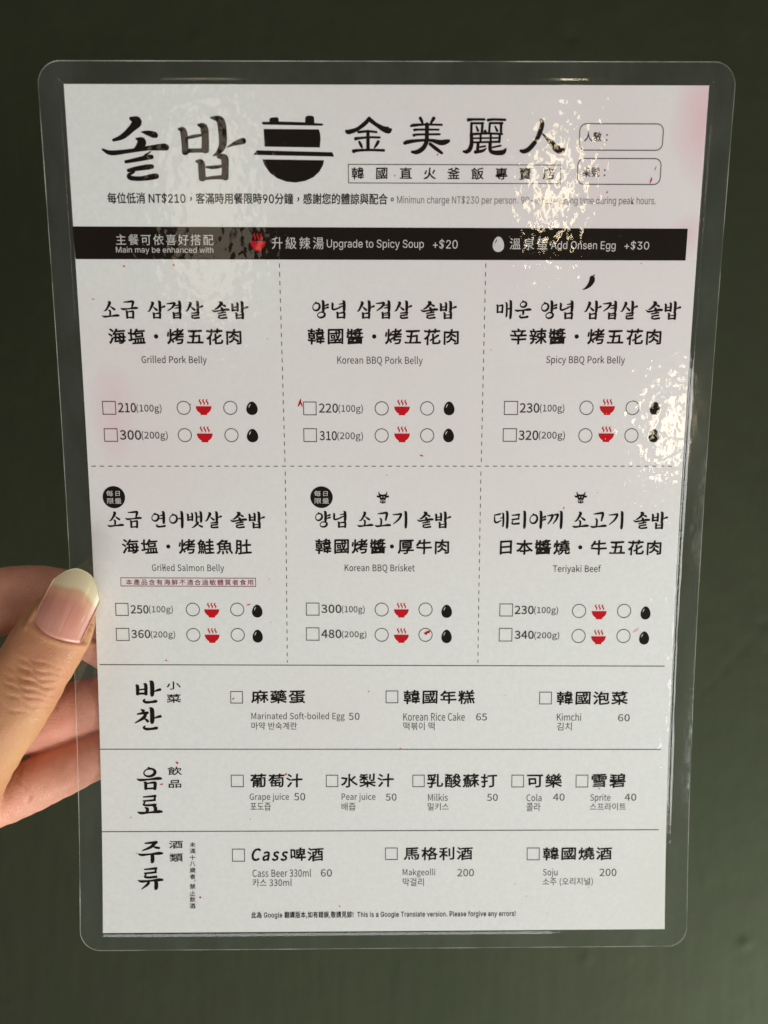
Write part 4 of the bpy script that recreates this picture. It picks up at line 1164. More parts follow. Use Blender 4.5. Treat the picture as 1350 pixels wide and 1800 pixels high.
def SI(x0, x1, y0, y1):
    xm = x0 + (x1 - x0) * .55
    return [[(xm - 8, y0, 4), (xm + 1, y0 + 6, 13), (xm - 8, (y0 + y1) / 2, 10), (x0 + (xm - x0) * .35, y1 - 5, 7), (x0, y1, 3)],
            [(xm + 2, y0 + (y1 - y0) * .5, 3), (xm + (x1 - xm) * .6, y0 + (y1 - y0) * .72, 9), (x1, y0 + (y1 - y0) * .85, 9)]]


def BOX(x0, x1, y0, y1, w=10):
    return [[(x0 - 5, y0, 3), (x0 + 2, y0 + 4, w), (x0 + 2, y1, w * .9)],
            [(x0 + 4, y0 + 6, 5), ((x0 + x1) / 2, y0 + 3, 6), (x1 - 3, y0 + 1, 9)],
            [(x1 - 3, y0, 7), (x1, y0 + 5, w), (x1 - 2, y1, w)],
            [(x0 + 4, y1 - 2, 6), (x1, y1 - 4, 7)]]


def BI(x0, x1, y0, y1, w=10):
    ym = (y0 + y1) / 2
    return [[(x0 - 5, y0 + 3, 3), (x0 + 2, y0 + 7, w), (x0 + 2, y1, w)], [(x1 - 8, y0 - 3, 3), (x1, y0 + 2, w), (x1, y1, w)],
            [(x0 + 5, ym + 2, 5), (x1, ym - 2, 5)], [(x0 + 4, y1 - 3, 7), (x1, y1 - 4, 7)]]


def NI(x0, x1, y):
    return [[(x0 + 8, y - 8, 3), (x0 + 2, y, 7), (x0 + 12, y + 6, 9), ((x0 + x1) / 2 + 6, y + 5, 8), (x1 - 4, y + 2, 10), (x1, y + 1, 8)]]


def RI(x0, x1, y0, y1):
    dy = (y1 - y0) / 2
    return [[(x0, y0 + 3, 5), ((x0 + x1) / 2, y0 + 1, 7), (x1, y0 - 2, 9)], [(x1 - 2, y0, 7), (x1 - 4, y0 + dy - 2, 6)],
            [(x0, y0 + dy + 2, 6), ((x0 + x1) / 2, y0 + dy, 7), (x1 - 2, y0 + dy - 3, 8)],
            [(x0 + 8, y0 + dy + 3, 3), (x0 + 1, y1 - 2, 7), (x0 + 14, y1 + 2, 8), (x1, y1 - 1, 9)]]


def RING(cx, cy, rx, ry):
    pts = []
    for k in range(12):
        a = 2 * math.pi * k / 12 - math.pi / 2
        pts.append((cx + rx * math.cos(a), cy + ry * math.sin(a) - 0.15 * ry * math.cos(a), 7 + 3 * math.cos(a - .4)))
    return [('ring', pts), [(cx - 4, cy - ry - 5, 6), (cx + 2, cy - ry, 9)]]


def KI(x0, x1, y0, y1):
    return [[(x0, y0 + 5, 4), (x0 + (x1 - x0) * .5, y0 + 3, 7), (x1 - 3, y0, 9)], [(x1 - 8, y0, 7), (x1 - 1, y0 + 4, 11), (x1 - (x1 - x0) * .3, (y0 + y1) / 2 + 2, 9), (x0 + 4, y1, 4)]]


SOL = [[(45, 6, 8), (55, 13, 16), (45, 27, 11), (30, 40, 8), (16, 47, 4)], [(60, 22, 3), (70, 25, 9), (79, 29, 8)], [(50, 36, 4), (58, 42, 11), (54, 52, 9)],
       [(2, 51, 4), (16, 58, 8), (48, 53, 7), (80, 48, 11), (98, 48, 9)], [(68, 55, 3), (58, 62, 5)],
       [(34, 70, 6), (55, 66, 7), (78, 62, 7)], [(38, 82, 6), (58, 79, 7), (79, 76, 7)], [(44, 85, 4), (36, 91, 6), (52, 96, 7), (84, 92, 9)]]
BAP = BI(8, 40, 14, 54) + [VS(66, 3, 58, 13)] + TK(72, 38, 1, 26) + BOX(30, 70, 66, 97)[:1] + [[(58, 60, 5), (68, 64, 11), (68, 96, 11)], [(36, 79, 4), (64, 76, 5)], [(34, 95, 6), (68, 93, 7)]]
SYL = {
    '솔': SOL, '밥': BAP,
    '소': SI(14, 76, 6, 58) + [VS(48, 52, 82, 9), HS(2, 98, 84, 10)],
    '금': [[(20, 9, 4), (45, 7, 8), (70, 4, 10)], [(66, 4, 8), (74, 9, 12), (66, 36, 7)], HS(2, 98, 42, 10)] + BOX(34, 72, 58, 97),
    '삼': SI(2, 56, 8, 60) + [VS(72, 2, 64, 13)] + TK(78, 36, 1, 22) + BOX(34, 72, 68, 97),
    '겹': KI(4, 50, 12, 56) + [VS(78, 2, 60, 13), [(50, 28, 3), (70, 24, 7)], [(48, 42, 3), (70, 38, 7)]] + BOX(40, 80, 66, 97) + [[(44, 81, 4), (76, 78, 5)]],
    '살': SI(2, 56, 8, 58) + [VS(72, 2, 58, 13)] + TK(78, 34, 1, 22) + RI(36, 78, 66, 94),
    '양': RING(28, 36, 20, 20) + [VS(68, 2, 62, 13)] + TK(73, 28, 2, 24) + RING(56, 80, 21, 15)[:1],
    '념': [[(8, 14, 3), (14, 20, 10), (13, 46, 9), (26, 50, 8), (60, 38, 5)], VS(80, 2, 60, 13), [(50, 22, 3), (74, 18, 7)], [(52, 36, 3), (74, 32, 7)]] + BOX(40, 82, 66, 97),
    '매': BOX(6, 38, 26, 66, 9) + [VS(62, 12, 88, 9), [(62, 48, 5), (80, 44, 6)], VS(86, 2, 97, 12)],
    '운': RING(52, 22, 18, 14) + [HS(2, 98, 50, 10), VS(52, 54, 76, 10)] + NI(30, 82, 86),
    '연': RING(28, 38, 20, 20) + [VS(78, 2, 72, 13), [(50, 28, 3), (72, 24, 7)], [(50, 46, 3), (72, 42, 7)]] + NI(32, 86, 86),
    '어': RING(28, 46, 22, 24) + [VS(80, 2, 97, 13), [(52, 46, 3), (76, 42, 8)]],
    '뱃': BI(6, 34, 14, 54, 9) + [VS(58, 6, 62, 9), [(60, 36, 5), (76, 32, 6)], VS(86, 2, 64, 12)] + SI(30, 92, 62, 97),
    '고': [[(20, 16, 4), (45, 13, 8), (72, 9, 10)], [(68, 9, 8), (76, 15, 12), (68, 54, 8)], VS(40, 42, 82, 9), HS(2, 98, 84, 10)],
    '기': KI(4, 56, 16, 76) + [VS(84, 2, 98, 13)],
    '데': [[(8, 24, 4), (24, 22, 7), (44, 17, 8)], [(10, 26, 4), (12, 60, 9), (26, 66, 8), (50, 54, 4)], VS(62, 12, 88, 9), [(42, 42, 3), (60, 39, 6)], VS(86, 2, 97, 12)],
    '리': RI(6, 50, 22, 72) + [VS(82, 2, 97, 13)],
    '야': RING(28, 46, 22, 24) + [VS(72, 2, 97, 13)] + TK(77, 36, 2, 22),
    '끼': KI(2, 34, 22, 74) + KI(34, 66, 18, 72) + [VS(86, 2, 97, 13)],
    '반': BI(8, 42, 18, 60) + [VS(66, 3, 66, 13)] + TK(72, 44, 1, 26) + NI(30, 82, 88),
    '찬': [[(26, 10, 4), (34, 16, 11)], [(12, 30, 5), (30, 26, 8), (50, 24, 9)], [(44, 26, 9), (34, 46, 10), (2, 68, 3)], [(36, 48, 3), (46, 56, 8), (50, 62, 8)], VS(66, 3, 68, 13)] + TK(72, 44, 1, 26) + NI(32, 84, 88),
    '음': RING(52, 22, 22, 17) + [HS(2, 98, 50, 10)] + BOX(34, 74, 66, 97),
    '료': RI(26, 74, 8, 50) + [VS(40, 62, 84, 10), VS(72, 56, 84, 11), HS(2, 98, 84, 11)],
    '주': [[(30, 8, 5), (50, 6, 8), (76, 3, 10)], [(72, 5, 10), (52, 26, 10), (20, 42, 4)], [(62, 24, 3), (74, 28, 9), (86, 30, 8)], HS(2, 98, 56, 10), VS(58, 58, 98, 12)],
    '류': RI(28, 74, 4, 42) + [HS(2, 98, 56, 10), [(44, 60, 8), (40, 74, 9), (16, 97, 3)], VS(72, 58, 98, 12)],
}


def strokes_mesh(strokes, heavy=1.0):
    out_ = []
    for s in strokes:
        s = (s[0], [(a, b, c * heavy) for a, b, c in s[1]]) if isinstance(s, tuple) else [(a, b, c * heavy) for a, b, c in s]
        if isinstance(s, tuple):
            out_.append(brush(s[1], True))
        else:
            out_.append(brush(s))
    return out_


NAME_STROKES = [
    # first character
    [(285, 80, 26), (255, 122, 36), (185, 178, 34), (112, 204, 42), (90, 196, 28)], [(285, 95, 40), (340, 138, 34), (400, 175, 48), (445, 188, 60), (466, 182, 26)],
    [(190, 206, 24), (270, 198, 22), (345, 205, 20)], [(166, 264, 32), (200, 258, 24), (290, 250, 20), (372, 252, 20)], [(272, 195, 28), (272, 280, 30), (272, 360, 30)],
    [(198, 288, 20), (212, 318, 26), (222, 342, 16)], [(360, 285, 26), (345, 315, 24), (325, 345, 12)], [(148, 374, 34), (185, 366, 26), (290, 362, 22), (408, 365, 24)],
    # second
    [(712, 80, 28), (724, 104, 26), (732, 125, 20)], [(828, 80, 30), (815, 104, 26), (803, 125, 20)], [(634, 152, 20), (660, 144, 28), (760, 138, 18), (896, 140, 20)],
    [(662, 186, 24), (700, 182, 20), (870, 182, 17)], [(658, 232, 26), (700, 225, 20), (880, 222, 19)],
    [(770, 132, 34), (770, 220, 34), (766, 290, 36), (738, 345, 40), (690, 378, 40), (644, 378, 24)],
    [(580, 302, 30), (612, 290, 36), (700, 278, 26), (800, 275, 26), (890, 295, 48), (948, 282, 36), (962, 270, 12)], [(795, 305, 28), (850, 350, 32), (900, 388, 24)],
    # third
    [(1117, 96, 32), (1165, 92, 22), (1255, 92, 22)], [(1284, 98, 26), (1330, 92, 22), (1432, 95, 22)],
    [(1146, 122, 22), (1146, 205, 22)], [(1150, 126, 20), (1246, 125, 20)], [(1240, 122, 22), (1236, 200, 22)], [(1187, 152, 14), (1203, 192, 22)],
    [(1302, 125, 20), (1298, 200, 20)], [(1304, 124, 20), (1410, 124, 20)], [(1398, 124, 22), (1398, 200, 22)], [(1347, 152, 14), (1366, 192, 22)],
    [(1262, 192, 26), (1270, 216, 24)], [(1140, 222, 24), (1270, 214, 20), (1410, 218, 20)], [(1146, 215, 28), (1150, 300, 34), (1136, 352, 38), (1110, 374, 36), (1082, 372, 20)],
    [(1165, 256, 16), (1395, 252, 16)], [(1226, 218, 20), (1226, 292, 20)], [(1312, 218, 20), (1312, 290, 20)], [(1390, 216, 22), (1386, 290, 22)], [(1165, 292, 18), (1390, 286, 20)],
    [(1206, 298, 26), (1202, 375, 28)], [(1182, 378, 30), (1245, 366, 26), (1275, 344, 12)], [(1222, 334, 17), (1268, 324, 17)],
    [(1308, 298, 30), (1312, 362, 32), (1350, 382, 40), (1418, 378, 44), (1446, 345, 12)], [(1330, 336, 17), (1400, 320, 17)],
    # fourth
    [(1741, 95, 32), (1744, 150, 40), (1708, 258, 38), (1648, 342, 42), (1600, 370, 40), (1570, 364, 26)], [(1751, 215, 12), (1816, 278, 38), (1876, 342, 62), (1920, 360, 58), (1942, 345, 18)],
]
LOGO_STROKES = [
    [(298, 82, 30), (350, 108, 84), (302, 168, 58), (222, 235, 45), (142, 266, 24)], [(385, 195, 12), (440, 205, 45), (492, 220, 56), (506, 228, 40)],
    [(335, 252, 15), (382, 268, 62), (374, 300, 74), (338, 332, 40), (305, 348, 15)], [(47, 343, 18), (120, 372, 42), (280, 355, 34), (430, 332, 40), (560, 322, 60), (592, 325, 50)],
    [(452, 360, 12), (404, 396, 26)], [(236, 448, 28), (330, 430, 36), (420, 410, 44), (462, 405, 38)], [(254, 522, 30), (330, 505, 40), (430, 490, 46), (462, 487, 36)],
    [(305, 533, 18), (258, 560, 30), (272, 585, 40), (360, 590, 40), (460, 574, 52), (496, 568, 45)],
    [(695, 170, 15), (735, 185, 58), (745, 280, 58), (745, 368, 58)], [(862, 135, 18), (910, 155, 66), (920, 250, 62), (915, 350, 66)], [(760, 245, 22), (830, 230, 30), (890, 220, 20)],
    [(760, 352, 38), (840, 350, 36), (900, 350, 34)], [(972, 74, 14), (1050, 96, 68), (1068, 200, 72), (1064, 305, 64), (1024, 368, 38), (982, 394, 12)],
    [(1105, 320, 10), (1170, 290, 34), (1235, 270, 54), (1248, 270, 46)], [(834, 441, 18), (875, 455, 60), (880, 530, 60), (882, 590, 62)],
    [(1022, 402, 30), (1075, 412, 64), (1080, 500, 60), (1075, 580, 64)], [(920, 490, 20), (980, 492, 30), (1060, 480, 26)], [(890, 590, 25), (980, 580, 30), (1070, 575, 40)],
]


class Print:
    """collects flat printed shapes in card millimetres; becomes one mesh"""

    def __init__(self, h=0.022):
        self.u, self.v, self.h, self.f, self.m, self.mats = [], [], [], [], [], []
        self.level = h

    def add(self, P, F, ink_key):
        if not len(F):
            return
        mat = INK[ink_key]
        if mat not in self.mats:
            self.mats.append(mat)
        mi = self.mats.index(mat)
        n = len(self.u)
        self.u += list(P[:, 0])
        self.v += list(P[:, 1])
        self.h += [self.level] * len(P)
        self.f += [tuple(n + i for i in f) for f in F]
        self.m += [mi] * len(F)
        self.level += 0.0011

    def fit(self, pieces, box, ink_key, merge=True):
        """pieces with y down, stretched to the box"""
        A = np.concatenate([p for p, f in pieces if len(p)])
        lo, hi = A.min(0), A.max(0)
        s = (np.array(box[2:]) - np.array(box[:2])) / np.maximum(hi - lo, 1e-9)
        if merge:
            n, allP, allF = 0, [], []
            for p, f in pieces:
                if len(p):
                    allP.append(p)
                    allF += [tuple(n + i for i in q) for q in f]
                    n += len(p)
            self.add(np.array(box[:2]) + (np.concatenate(allP) - lo) * s, allF, ink_key)
        else:
            lv = self.level
            for p, f in pieces:
                self.add(np.array(box[:2]) + (p - lo) * s, f, ink_key)
                if self.level > lv + 0.03:
                    self.level = lv
            self.level = max(self.level, lv)

    def text(self, style, s, box, off, ink_key, gap):
        pieces = []
        x = 0.0
        if style == 'K':
            for ch in s:
                if ch == ' ':
                    x += 45
                    continue
                for P, F in strokes_mesh(SYL[ch], 1.3):
                    pieces.append((P + np.array([x, 0]), F))
                x += 108
            self.fit(pieces, box, ink_key, merge=False)
            return
        for ch in s:
            P, F, adv = glyph(ch, style, 0)
            if len(P):
                pieces.append((np.stack([P[:, 0] + x, -P[:, 1]], 1), F))
            x += adv + gap
        self.fit(pieces, box, ink_key)
        if off > 0.003:      # heavier weight: the same outlines laid down again, shifted by a hair
            for dx, dy in ((off, off * .5), (-off, -off * .5), (off * .5, -off), (-off * .5, off)):
                k = (box[3] - box[1]) / 0.9
                self.fit(pieces, (box[0] + dx * k, box[1] + dy * k, box[2] + dx * k, box[3] + dy * k), ink_key)

    def shape(self, pts, box, ink_key):
        """outline given on the unit square"""
        P, F = filled([pts])
        b = np.array(box)
        self.add(b[:2] + P * (b[2:] - b[:2]), F, ink_key)

    def frame(self, outer, inner, ink_key):
        P, F = filled([outer, inner])
        self.add(P, F, ink_key)

    def build(self, name, parent):
        # cut long faces so that they follow the bend of the card
        return card_mesh(name, np.array(self.u), np.array(self.v), np.array(self.h), self.f, self.mats, parent, self.m)


def ellipse(cx, cy, rx, ry, n=40):
    return [(cx + rx * math.cos(2 * math.pi * k / n), cy + ry * math.sin(2 * math.pi * k / n)) for k in range(n)]


def rrect(u0, v0, u1, v1, r, n=6):
    p = []
    for (cu, cv, a0) in ((u1 - r, v0 + r, -90), (u1 - r, v1 - r, 0), (u0 + r, v1 - r, 90), (u0 + r, v0 + r, 180)):
        for k in range(n + 1):
            a = R(a0 + 90 * k / n)
            p.append((cu + r * math.cos(a), cv + r * math.sin(a)))
    return p


def quad(p0, p1, w, seg=1):
    """a straight printed rule"""
    p0, p1 = np.array(p0), np.array(p1)
    d = (p1 - p0) / np.linalg.norm(p1 - p0)
    n = np.array([-d[1], d[0]]) * w / 2
    P, F = [], []
    for k in range(seg + 1):
        c = p0 + (p1 - p0) * k / seg
        P += [c + n, c - n]
        if k:
            F.append((2 * k - 2, 2 * k - 1, 2 * k + 1, 2 * k))
    return np.array(P), F


def draw_sub(name, box, ink_key, parent, h0):
    pr = Print(h0)
    u0, v0, u1, v1 = box
    key = ink_key
    if name == 'option_circle':
        c, r = ((u0 + u1) / 2, (v0 + v1) / 2), (u1 - u0) / 2
        pr.frame(ellipse(*c, r, r), ellipse(*c, r - 0.19, r - 0.19), 'l')
    elif name in ('checkbox', 'box_outline'):
        t = 0.19 if name == 'checkbox' else 0.17
        pr.frame([(u0, v0), (u1, v0), (u1, v1), (u0, v1)], [(u0 + t, v0 + t), (u1 - t, v0 + t), (u1 - t, v1 - t), (u0 + t, v1 - t)], 'm' if key == 'm' else ('d' if key == 'd' else 'l'))
    elif name == 'rounded_box_outline':
        pr.frame(rrect(u0, v0, u1, v1, 1.6), rrect(u0 + .2, v0 + .2, u1 - .2, v1 - .2, 1.4), 'l')
    elif name == 'soup_bowl_icon':
        pr.shape([(0, .44), (1, .44), (.985, .56), (.93, .70), (.82, .83), (.72, .89), (.70, 1), (.30, 1), (.28, .89), (.18, .83), (.07, .70), (.015, .56)], box, 'r')
        b = np.array(box)
        for x in (.24, .46, .68):
            P, F = brush([(x + .06, .0, .04), (x, .09, .08), (x + .06, .19, .09), (x + .10, .27, .08), (x + .06, .36, .03)])
            P = P * 1.0
            pr.add(b[:2] + P * (b[2:] - b[:2]), F, 'r')
    elif name == 'egg_icon':
        pts = []
        for k in range(44):
            a = 2 * math.pi * k / 44
            y = -math.cos(a)
            x = math.sin(a) * (1 + 0.17 * y)
            pts.append((.5 + .5 * x / 1.01, .5 + .5 * y))
        pr.shape(pts, box, 'w' if key == 'w' else 'k')
        b = np.array(box)
        P, F = brush([(.22, .44, .03), (.27, .32, .075), (.36, .20, .05)])
        pr.add(b[:2] + P * (b[2:] - b[:2]), F, 'k' if key == 'w' else 'w')
    elif name == 'chili_icon':
        b = np.array(box)
        for s in ([(.02, .97, .04), (.30, .86, .16), (.60, .62, .34), (.76, .36, .46), (.76, .22, .42)], [(.60, .20, .12), (.76, .16, .2), (.95, .22, .1)], [(.80, .16, .12), (.84, .08, .08), (.97, .01, .06)]):
            P, F = brush(s)
            pr.add(b[:2] + P * (b[2:] - b[:2]), F, 'k')
    elif name == 'cow_icon':
        pr.shape([(.24, .0), (.22, .14), (.30, .24), (.42, .27), (.58, .27), (.70, .24), (.78, .14), (.76, 0), (.84, .10), (.84, .24), (.78, .34), (1.0, .38), (.92, .52), (.76, .52), (.72, .64), (.68, .74), (.32, .74), (.28, .64),
                  (.24, .52), (.08, .52), (0, .38), (.22, .34), (.16, .24), (.16, .10)], box, 'k')
        b = np.array(box)
        for cx, cy, rx, ry, kk in ((.40, .47, .045, .05, 'w'), (.60, .47, .045, .05, 'w'), (.5, .86, .25, .165, 'w'), (.5, .87, .22, .13, 'k'), (.41, .86, .05, .04, 'w'), (.59, .86, .05, .04, 'w')):
            pr.shape(ellipse(cx, cy, rx, ry, 16), box, kk)
    elif name == 'daily_limit_badge':
        pr.add(*filled([ellipse((u0 + u1) / 2, (v0 + v1) / 2, (u1 - u0) / 2, (v1 - v0) / 2)]), 'k')
        w, h = u1 - u0, v1 - v0
        for ch, (a, b, c, d) in (('每', (.17, .20, .47, .46)), ('日', (.58, .22, .77, .45)), ('限', (.19, .54, .48, .80)), ('量', (.53, .54, .83, .79))):
            pr.text('L', ch, (u0 + a * w, v0 + b * h, u0 + c * w, v0 + d * h), .004, 'w', 0)
    elif name == 'pot':
        q = lambda x, y: ((x - 30) / 676, (y - 68) / 558)
        for pts in ([(105, 128), (118, 121), (172, 121), (172, 98), (186, 86), (238, 82), (248, 92), (249, 118), (360, 121), (468, 124), (470, 82), (488, 70), (528, 70), (543, 80), (546, 130), (612, 134), (620, 142), (610, 152), (360, 148), (118, 144)],
                    [(122, 180), (582, 182), (592, 215), (595, 262), (588, 332), (126, 326)], [(60, 357), (692, 371), (706, 407), (360, 401), (32, 395)],
                    [(104, 432), (622, 438), (612, 480), (580, 535), (530, 580), (460, 612), (380, 626), (300, 618), (225, 590), (165, 545), (125, 490)]):
            pr.shape([q(*p) for p in pts], box, 'k')
    return pr.build('cooking_pot' if name == 'pot' else name, parent)


def build_lettering():
    for name, label, txt, subs in LETTERING:
        pr = Print()
        for t in txt:
            k = t[0]
            if k == 'logo':
                pr.fit(strokes_mesh(LOGO_STROKES), t[1:5], 'k', merge=False)
            elif k == 'name':
                pr.fit(strokes_mesh(NAME_STROKES), t[1:5], 'k', merge=False)
            elif k == 'poly':
                q = t[2]
                P, F = [], []
                for i in range(25):
                    s = i / 24
                    P += [np.array(q[0]) * (1 - s) + np.array(q[1]) * s, np.array(q[3]) * (1 - s) + np.array(q[2]) * s]
                    if i:
                        F.append((2 * i - 2, 2 * i - 1, 2 * i + 1, 2 * i))
                pr.add(np.array(P), F, 'k')
                pr.level += 0.02
            elif k == 'dash':
                p, q = np.array(t[1]), np.array(t[2])
                L = np.linalg.norm(q - p)
                pitch = 2.02
                P, F = [], []
                s = 0.0
                while s < L:
                    a = p + (q - p) * s / L
                    b = p + (q - p) * min(L, s + pitch * .5) / L
                    qp, qf = quad(a, b, 0.19)
                    F += [tuple(len(P) + i for i in f) for f in qf]
                    P += list(qp)
                    s += pitch
                pr.add(np.array(P), F, 'l')
            elif k == 'line':
                pr.add(*quad(t[1], t[2], 0.22, 40), 'l')
            else:
                style, s, u0, v0, u1, v1, off, ik, gap = t
                pr.text(style, s, (u0, v0, u1, v1), off, ik, gap)
        if pr.f:
            o = pr.build(name, card)
        else:   # an icon that is a part by itself
            o = draw_sub(subs[0][0], subs[0][1:5], subs[0][5], card, 0.022)
            o.name = name
            subs = []
        if label:
            o['label'] = label
        for s in subs:
            draw_sub(s[0], s[1:5], s[5], o, 0.06 if name == 'header_band' else 0.036)


build_lettering()

# red pen flecks and dust caught in the laminate
for (p, q, w, kk) in PEN_FLECKS:
    P, F = brush([(p[0], p[1], w * .5), ((p[0] + q[0]) / 2 + w * .2, (p[1] + q[1]) / 2, w), (q[0], q[1], w * .45)])
    pr = Print(0.06)
    pr.add(P, F, kk)
    pr.build('pen_fleck', card)
pr = Print(0.07)
for (a, b) in DUST:
    pr.add(*filled([ellipse(a, b, random.uniform(.09, .15), random.uniform(.07, .13), 9)]), 'd')
    pr.level = 0.07
dust = pr.build('dust', card)
dust['kind'] = 'stuff'

# ------------------------------------------------------------------ the hand (camera-facing millimetres: x right, y away, z up)
def tube(path, n_dir=(0, -1, 0), sides=36, power=2.2):
    p = catmull([list(a) for a in path], per=10)
    xyz, rw, rt = p[:, :3], np.maximum(p[:, 3], .3), np.maximum(p[:, 4], .3)
    T = np.gradient(xyz, axis=0)
    T /= np.linalg.norm(T, axis=1)[:, None]
    rings = []
    nd = np.array(n_dir, float)

    def ring(c, t, a, b):
        n = nd - t * nd.dot(t)
        n /= np.linalg.norm(n)
        s = np.cross(t, n)
        out_ = []
        for k in range(sides):
            ang = 2 * math.pi * k / sides
            ca, sa = math.cos(ang), math.sin(ang)
            ca = math.copysign(abs(ca) ** (2 / power), ca)
            sa = math.copysign(abs(sa) ** (2 / power), sa)
            out_.append(c + s * a * ca + n * b * sa)
        return out_
    caps = np.linspace(0, 1, 9)
    m = min(rw[0], rt[0])
    for k in caps[::-1][:-1]:
        f = math.sqrt(max(1 - k * k, 0.0004))
        rings.append(ring(xyz[0] - T[0] * m * k, T[0], rw[0] * f, rt[0] * f))
    for i in range(len(xyz)):
        rings.append(ring(xyz[i], T[i], rw[i], rt[i]))
    m = min(rw[-1], rt[-1])
    for k in caps[1:]:
        f = math.sqrt(max(1 - k * k, 0.0004))
        rings.append(ring(xyz[-1] + T[-1] * m * k, T[-1], rw[-1] * f, rt[-1] * f))
    P = np.array(rings).reshape(-1, 3)
    F = []
    nr = len(rings)
    for i in range(nr - 1):
        for k in range(sides):
            a, b = i * sides + k, i * sides + (k + 1) % sides
            F.append((a, b, b + sides, a + sides))
    F.append(tuple(range(sides))[::-1])
    F.append(tuple((nr - 1) * sides + k for k in range(sides)))
    return P, F


def axis_coords(P, path):
    """nearest station along a path: distance, arc position"""
    c = catmull([list(a[:3]) for a in path], per=10)
    seg = np.diff(c, axis=0)
    ln = np.linalg.norm(seg, axis=1)
    cum = np.concatenate([[0], np.cumsum(ln)])
    best = np.full(len(P), 1e9)
    pos = np.zeros(len(P))
    for i in range(len(seg)):
        t = np.clip(((P - c[i]) @ seg[i]) / (ln[i] ** 2), 0, 1)
        d = np.linalg.norm(P - c[i] - t[:, None] * seg[i], axis=1)
        m = d < best
        best[m] = d[m]
        pos[m] = cum[i] + t[m] * ln[i]
    return best, pos


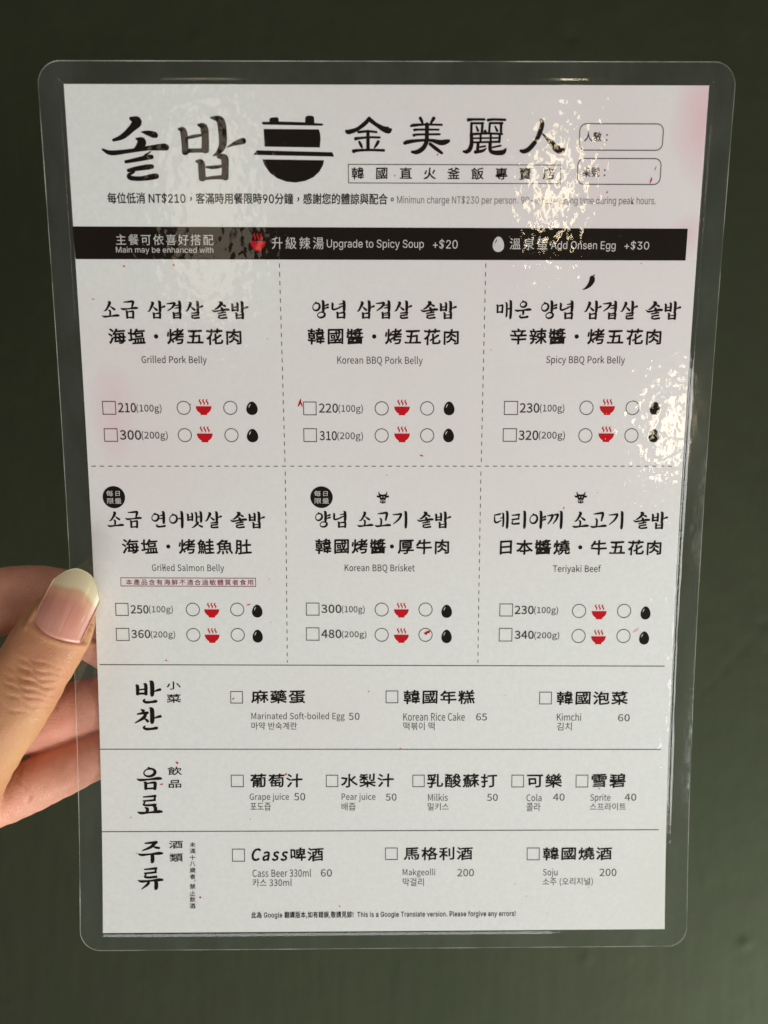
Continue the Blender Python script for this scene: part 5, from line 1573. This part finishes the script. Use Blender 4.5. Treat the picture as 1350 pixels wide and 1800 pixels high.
def build_hand():
    V, F = [], []
    for path, pw in HAND_TUBES:
        p, f = tube(path, power=pw)
        F += [tuple(len(V) + i for i in q) for q in f]
        V += list(p)
    me = bpy.data.meshes.new('hand_rough')
    me.from_pydata([tuple(x) for x in V], [], F)
    o = bpy.data.objects.new('hand_rough', me)
    COL.objects.link(o)
    rm = o.modifiers.new('join', 'REMESH')
    rm.mode = 'VOXEL'
    rm.voxel_size = 0.4
    sm = o.modifiers.new('soften', 'SMOOTH')
    sm.factor = 0.5
    sm.iterations = 10
    ev = o.evaluated_get(bpy.context.evaluated_depsgraph_get())
    m2 = bpy.data.meshes.new_from_object(ev)
    bpy.data.objects.remove(o)
    n = len(m2.vertices)
    P = np.zeros(n * 3)
    m2.vertices.foreach_get('co', P)
    P = P.reshape(-1, 3)
    N = np.zeros(n * 3)
    m2.vertices.foreach_get('normal', N)
    N = N.reshape(-1, 3)
    disp = np.zeros(n)
    # thumb knuckle creases, drawn as shallow furrows across the back of the thumb
    dth, sth = axis_coords(P, THUMB)
    near = dth < 13
    front = np.clip(-N[:, 1], 0, 1)
    A, Bv = NAIL_BASE, NAIL_TIP
    ax = np.array(Bv) - np.array(A)
    L = np.linalg.norm(ax)
    ax /= L
    side = np.cross(ax, np.array([0, -1.0, 0]))
    side /= np.linalg.norm(side)
    if side[0] < 0:
        side = -side
    nn = np.cross(side, ax)
    if nn[1] > 0:
        nn = -nn
    rel = P - np.array(A)
    s = rel @ ax
    t = rel @ side
    rng = np.random.RandomState(3)
    for (s0, cv, w, dep, tilt) in ((-6.2, .030, .40, .16, .05), (-8.0, .034, .45, .22, .02), (-9.6, .034, .5, .34, -.02), (-11.3, .03, .5, .40, .05), (-12.9, .026, .45, .28, 0),
                                   (-14.3, .02, .4, .30, -.06), (-16.0, .016, .45, .20, -.04), (-18.5, .012, .5, .16, .03)):
        line = s0 + cv * (t - 1.0) ** 2 + tilt * t + .35 * np.sin(t * 1.1 + s0)
        mask = near * front * np.exp(-((t - 0.5) / 6.5) ** 4)
        disp -= 1.7 * dep * mask * np.exp(-((s - line) / (.85 * w)) ** 2)
    # bed and folds of the nail
    tn = t / NAIL_W
    s_lo = 0.25 + .9 * tn ** 2 * (tn ** 2 < 1.4)
    inside = np.clip((1.02 - np.abs(tn)) / .12, 0, 1) * np.clip((s - s_lo + .1) / .6, 0, 1) * (s < L + 3) * near * (front > .15)
    disp -= .55 * inside
    d_side = np.maximum(np.abs(tn) - 1.0, 0) * NAIL_W
    d_prox = np.maximum(s_lo - s, 0) * (np.abs(tn) < 1.1)
    rim = np.where(np.abs(tn) > 1.0, np.hypot(d_side - .5, np.maximum(-s, 0)), np.abs(d_prox - .6))
    ring_ = np.exp(-(rim / .75) ** 2) * near * (front > .05) * (s > -1.6) * (s < L * .74) * (1 - inside)
    disp += .42 * ring_
    # creases of the fingers behind the film
    for path, stations in FINGER_CREASES:
        df, sf = axis_coords(P, path)
        m = (df < 10.5)
        for st, dep, w in stations:
            wob = .5 * np.sin(P[:, 2] * .9) + .3 * np.sin(P[:, 2] * 2.1 + 1)
            disp -= dep * m * front * np.exp(-((sf - st + wob) / w) ** 2)
    # gentle unevenness of flesh
    disp += .10 * np.sin(P[:, 0] * .55 + 1.3 * np.sin(P[:, 2] * .3)) * np.sin(P[:, 2] * .48 + .7) + .05 * np.sin(P[:, 0] * 1.3 + P[:, 2] * .9)
    P2 = P + N * disp[:, None]
    m2.vertices.foreach_set('co', ((P2 - HAND_ORIGIN) / 1000.0).ravel())
    m2.polygons.foreach_set('use_smooth', [True] * len(m2.polygons))
    at = m2.attributes.new('palm_side', 'FLOAT', 'POINT')
    tone_ = np.clip((dth - 9.5) / 4.0, 0, 1)
    at.data.foreach_set('value', tone_)
    m2.materials.clear()
    m2.materials.append(M_SKIN)
    m2.update()
    m2.name = 'person'
    person = bpy.data.objects.new('person', m2)
    COL.objects.link(person)
    person.location = np.array(HAND_ORIGIN) / 1000.0
    tag(person, 'hand with a long unpainted thumbnail pinching the left edge of the menu card', 'person')

    # the nail plate
    ns, ntt = 46, 31
    verts, cols, uvs = [], [], []
    for lay in (0, 1):
        for i in range(ns):
            for j in range(ntt):
                tt = -1 + 2 * j / (ntt - 1)
                x = i / (ns - 1)
                s0 = .3 + .9 * tt ** 2
                s1 = L * (1 - .30 * abs(tt) ** 2.6 - .02 * tt)
                sl = s0 + (s1 - s0) * x
                wid = NAIL_W * (1 - .10 * max(0, (sl / L - .55) / .45) ** 2)
                z = -NAIL_SAG * tt ** 2 - NAIL_BOW * (sl / L - .35) ** 2 + NAIL_LIFT
                z -= (.45 if lay else 0)
                z -= .5 * max(0, 1 - (sl - s0) / 1.0) ** 2 * (1 if not lay else 0)
                v = np.array(A) + ax * sl + side * tt * wid + nn * z
                verts.append((v - HAND_ORIGIN) / 1000.0)
                # colours of bed, half-moon and free edge
                edge = .70 - .12 * tt ** 2 + .02 * math.sin(tt * 5)
                f = sl / L
                bed = np.array((.62, .255, .185)) * (1 - .22 * (tt < 0) * abs(tt) ** 1.5) + np.array((.06, .05, .045)) * math.exp(-((f - .16) / .14) ** 2)
                pale = np.array((.66, .36, .22))
                free = np.array((.74, .65, .42))
                k1 = min(1, max(0, (f - edge + .17) / .13))
                k2 = min(1, max(0, (f - edge) / .06))
                c = bed * (1 - k1) + pale * k1
                c = c * (1 - k2) + free * k2
                cols.append((*c, 1))
                uvs.append((f, (tt + 1) / 2))
    f = []
    m = ns * ntt
    for i in range(ns - 1):
        for j in range(ntt - 1):
            a = i * ntt + j
            f.append((a, a + ntt, a + ntt + 1, a + 1))
            f.append((m + a, m + a + 1, m + a + ntt + 1, m + a + ntt))
    ring2 = [i * ntt for i in range(ns)] + [(ns - 1) * ntt + j for j in range(1, ntt)] + [i * ntt + ntt - 1 for i in range(ns - 2, -1, -1)] + [j for j in range(ntt - 2, 0, -1)]
    for a, b in zip(ring2, ring2[1:] + ring2[:1]):
        f.append((a, b, m + b, m + a))
    nail = mesh_obj('thumbnail', verts, f, [M_NAIL], person, smooth=True)
    ca = nail.data.color_attributes.new('nail_colour', 'FLOAT_COLOR', 'POINT')
    ca.data.foreach_set('color', np.array(cols).ravel())
    uv = nail.data.uv_layers.new(name='nail')
    idx = np.zeros(len(nail.data.loops), dtype=int)
    nail.data.loops.foreach_get('vertex_index', idx)
    uv.data.foreach_set('uv', np.array(uvs)[idx].ravel())


build_hand()
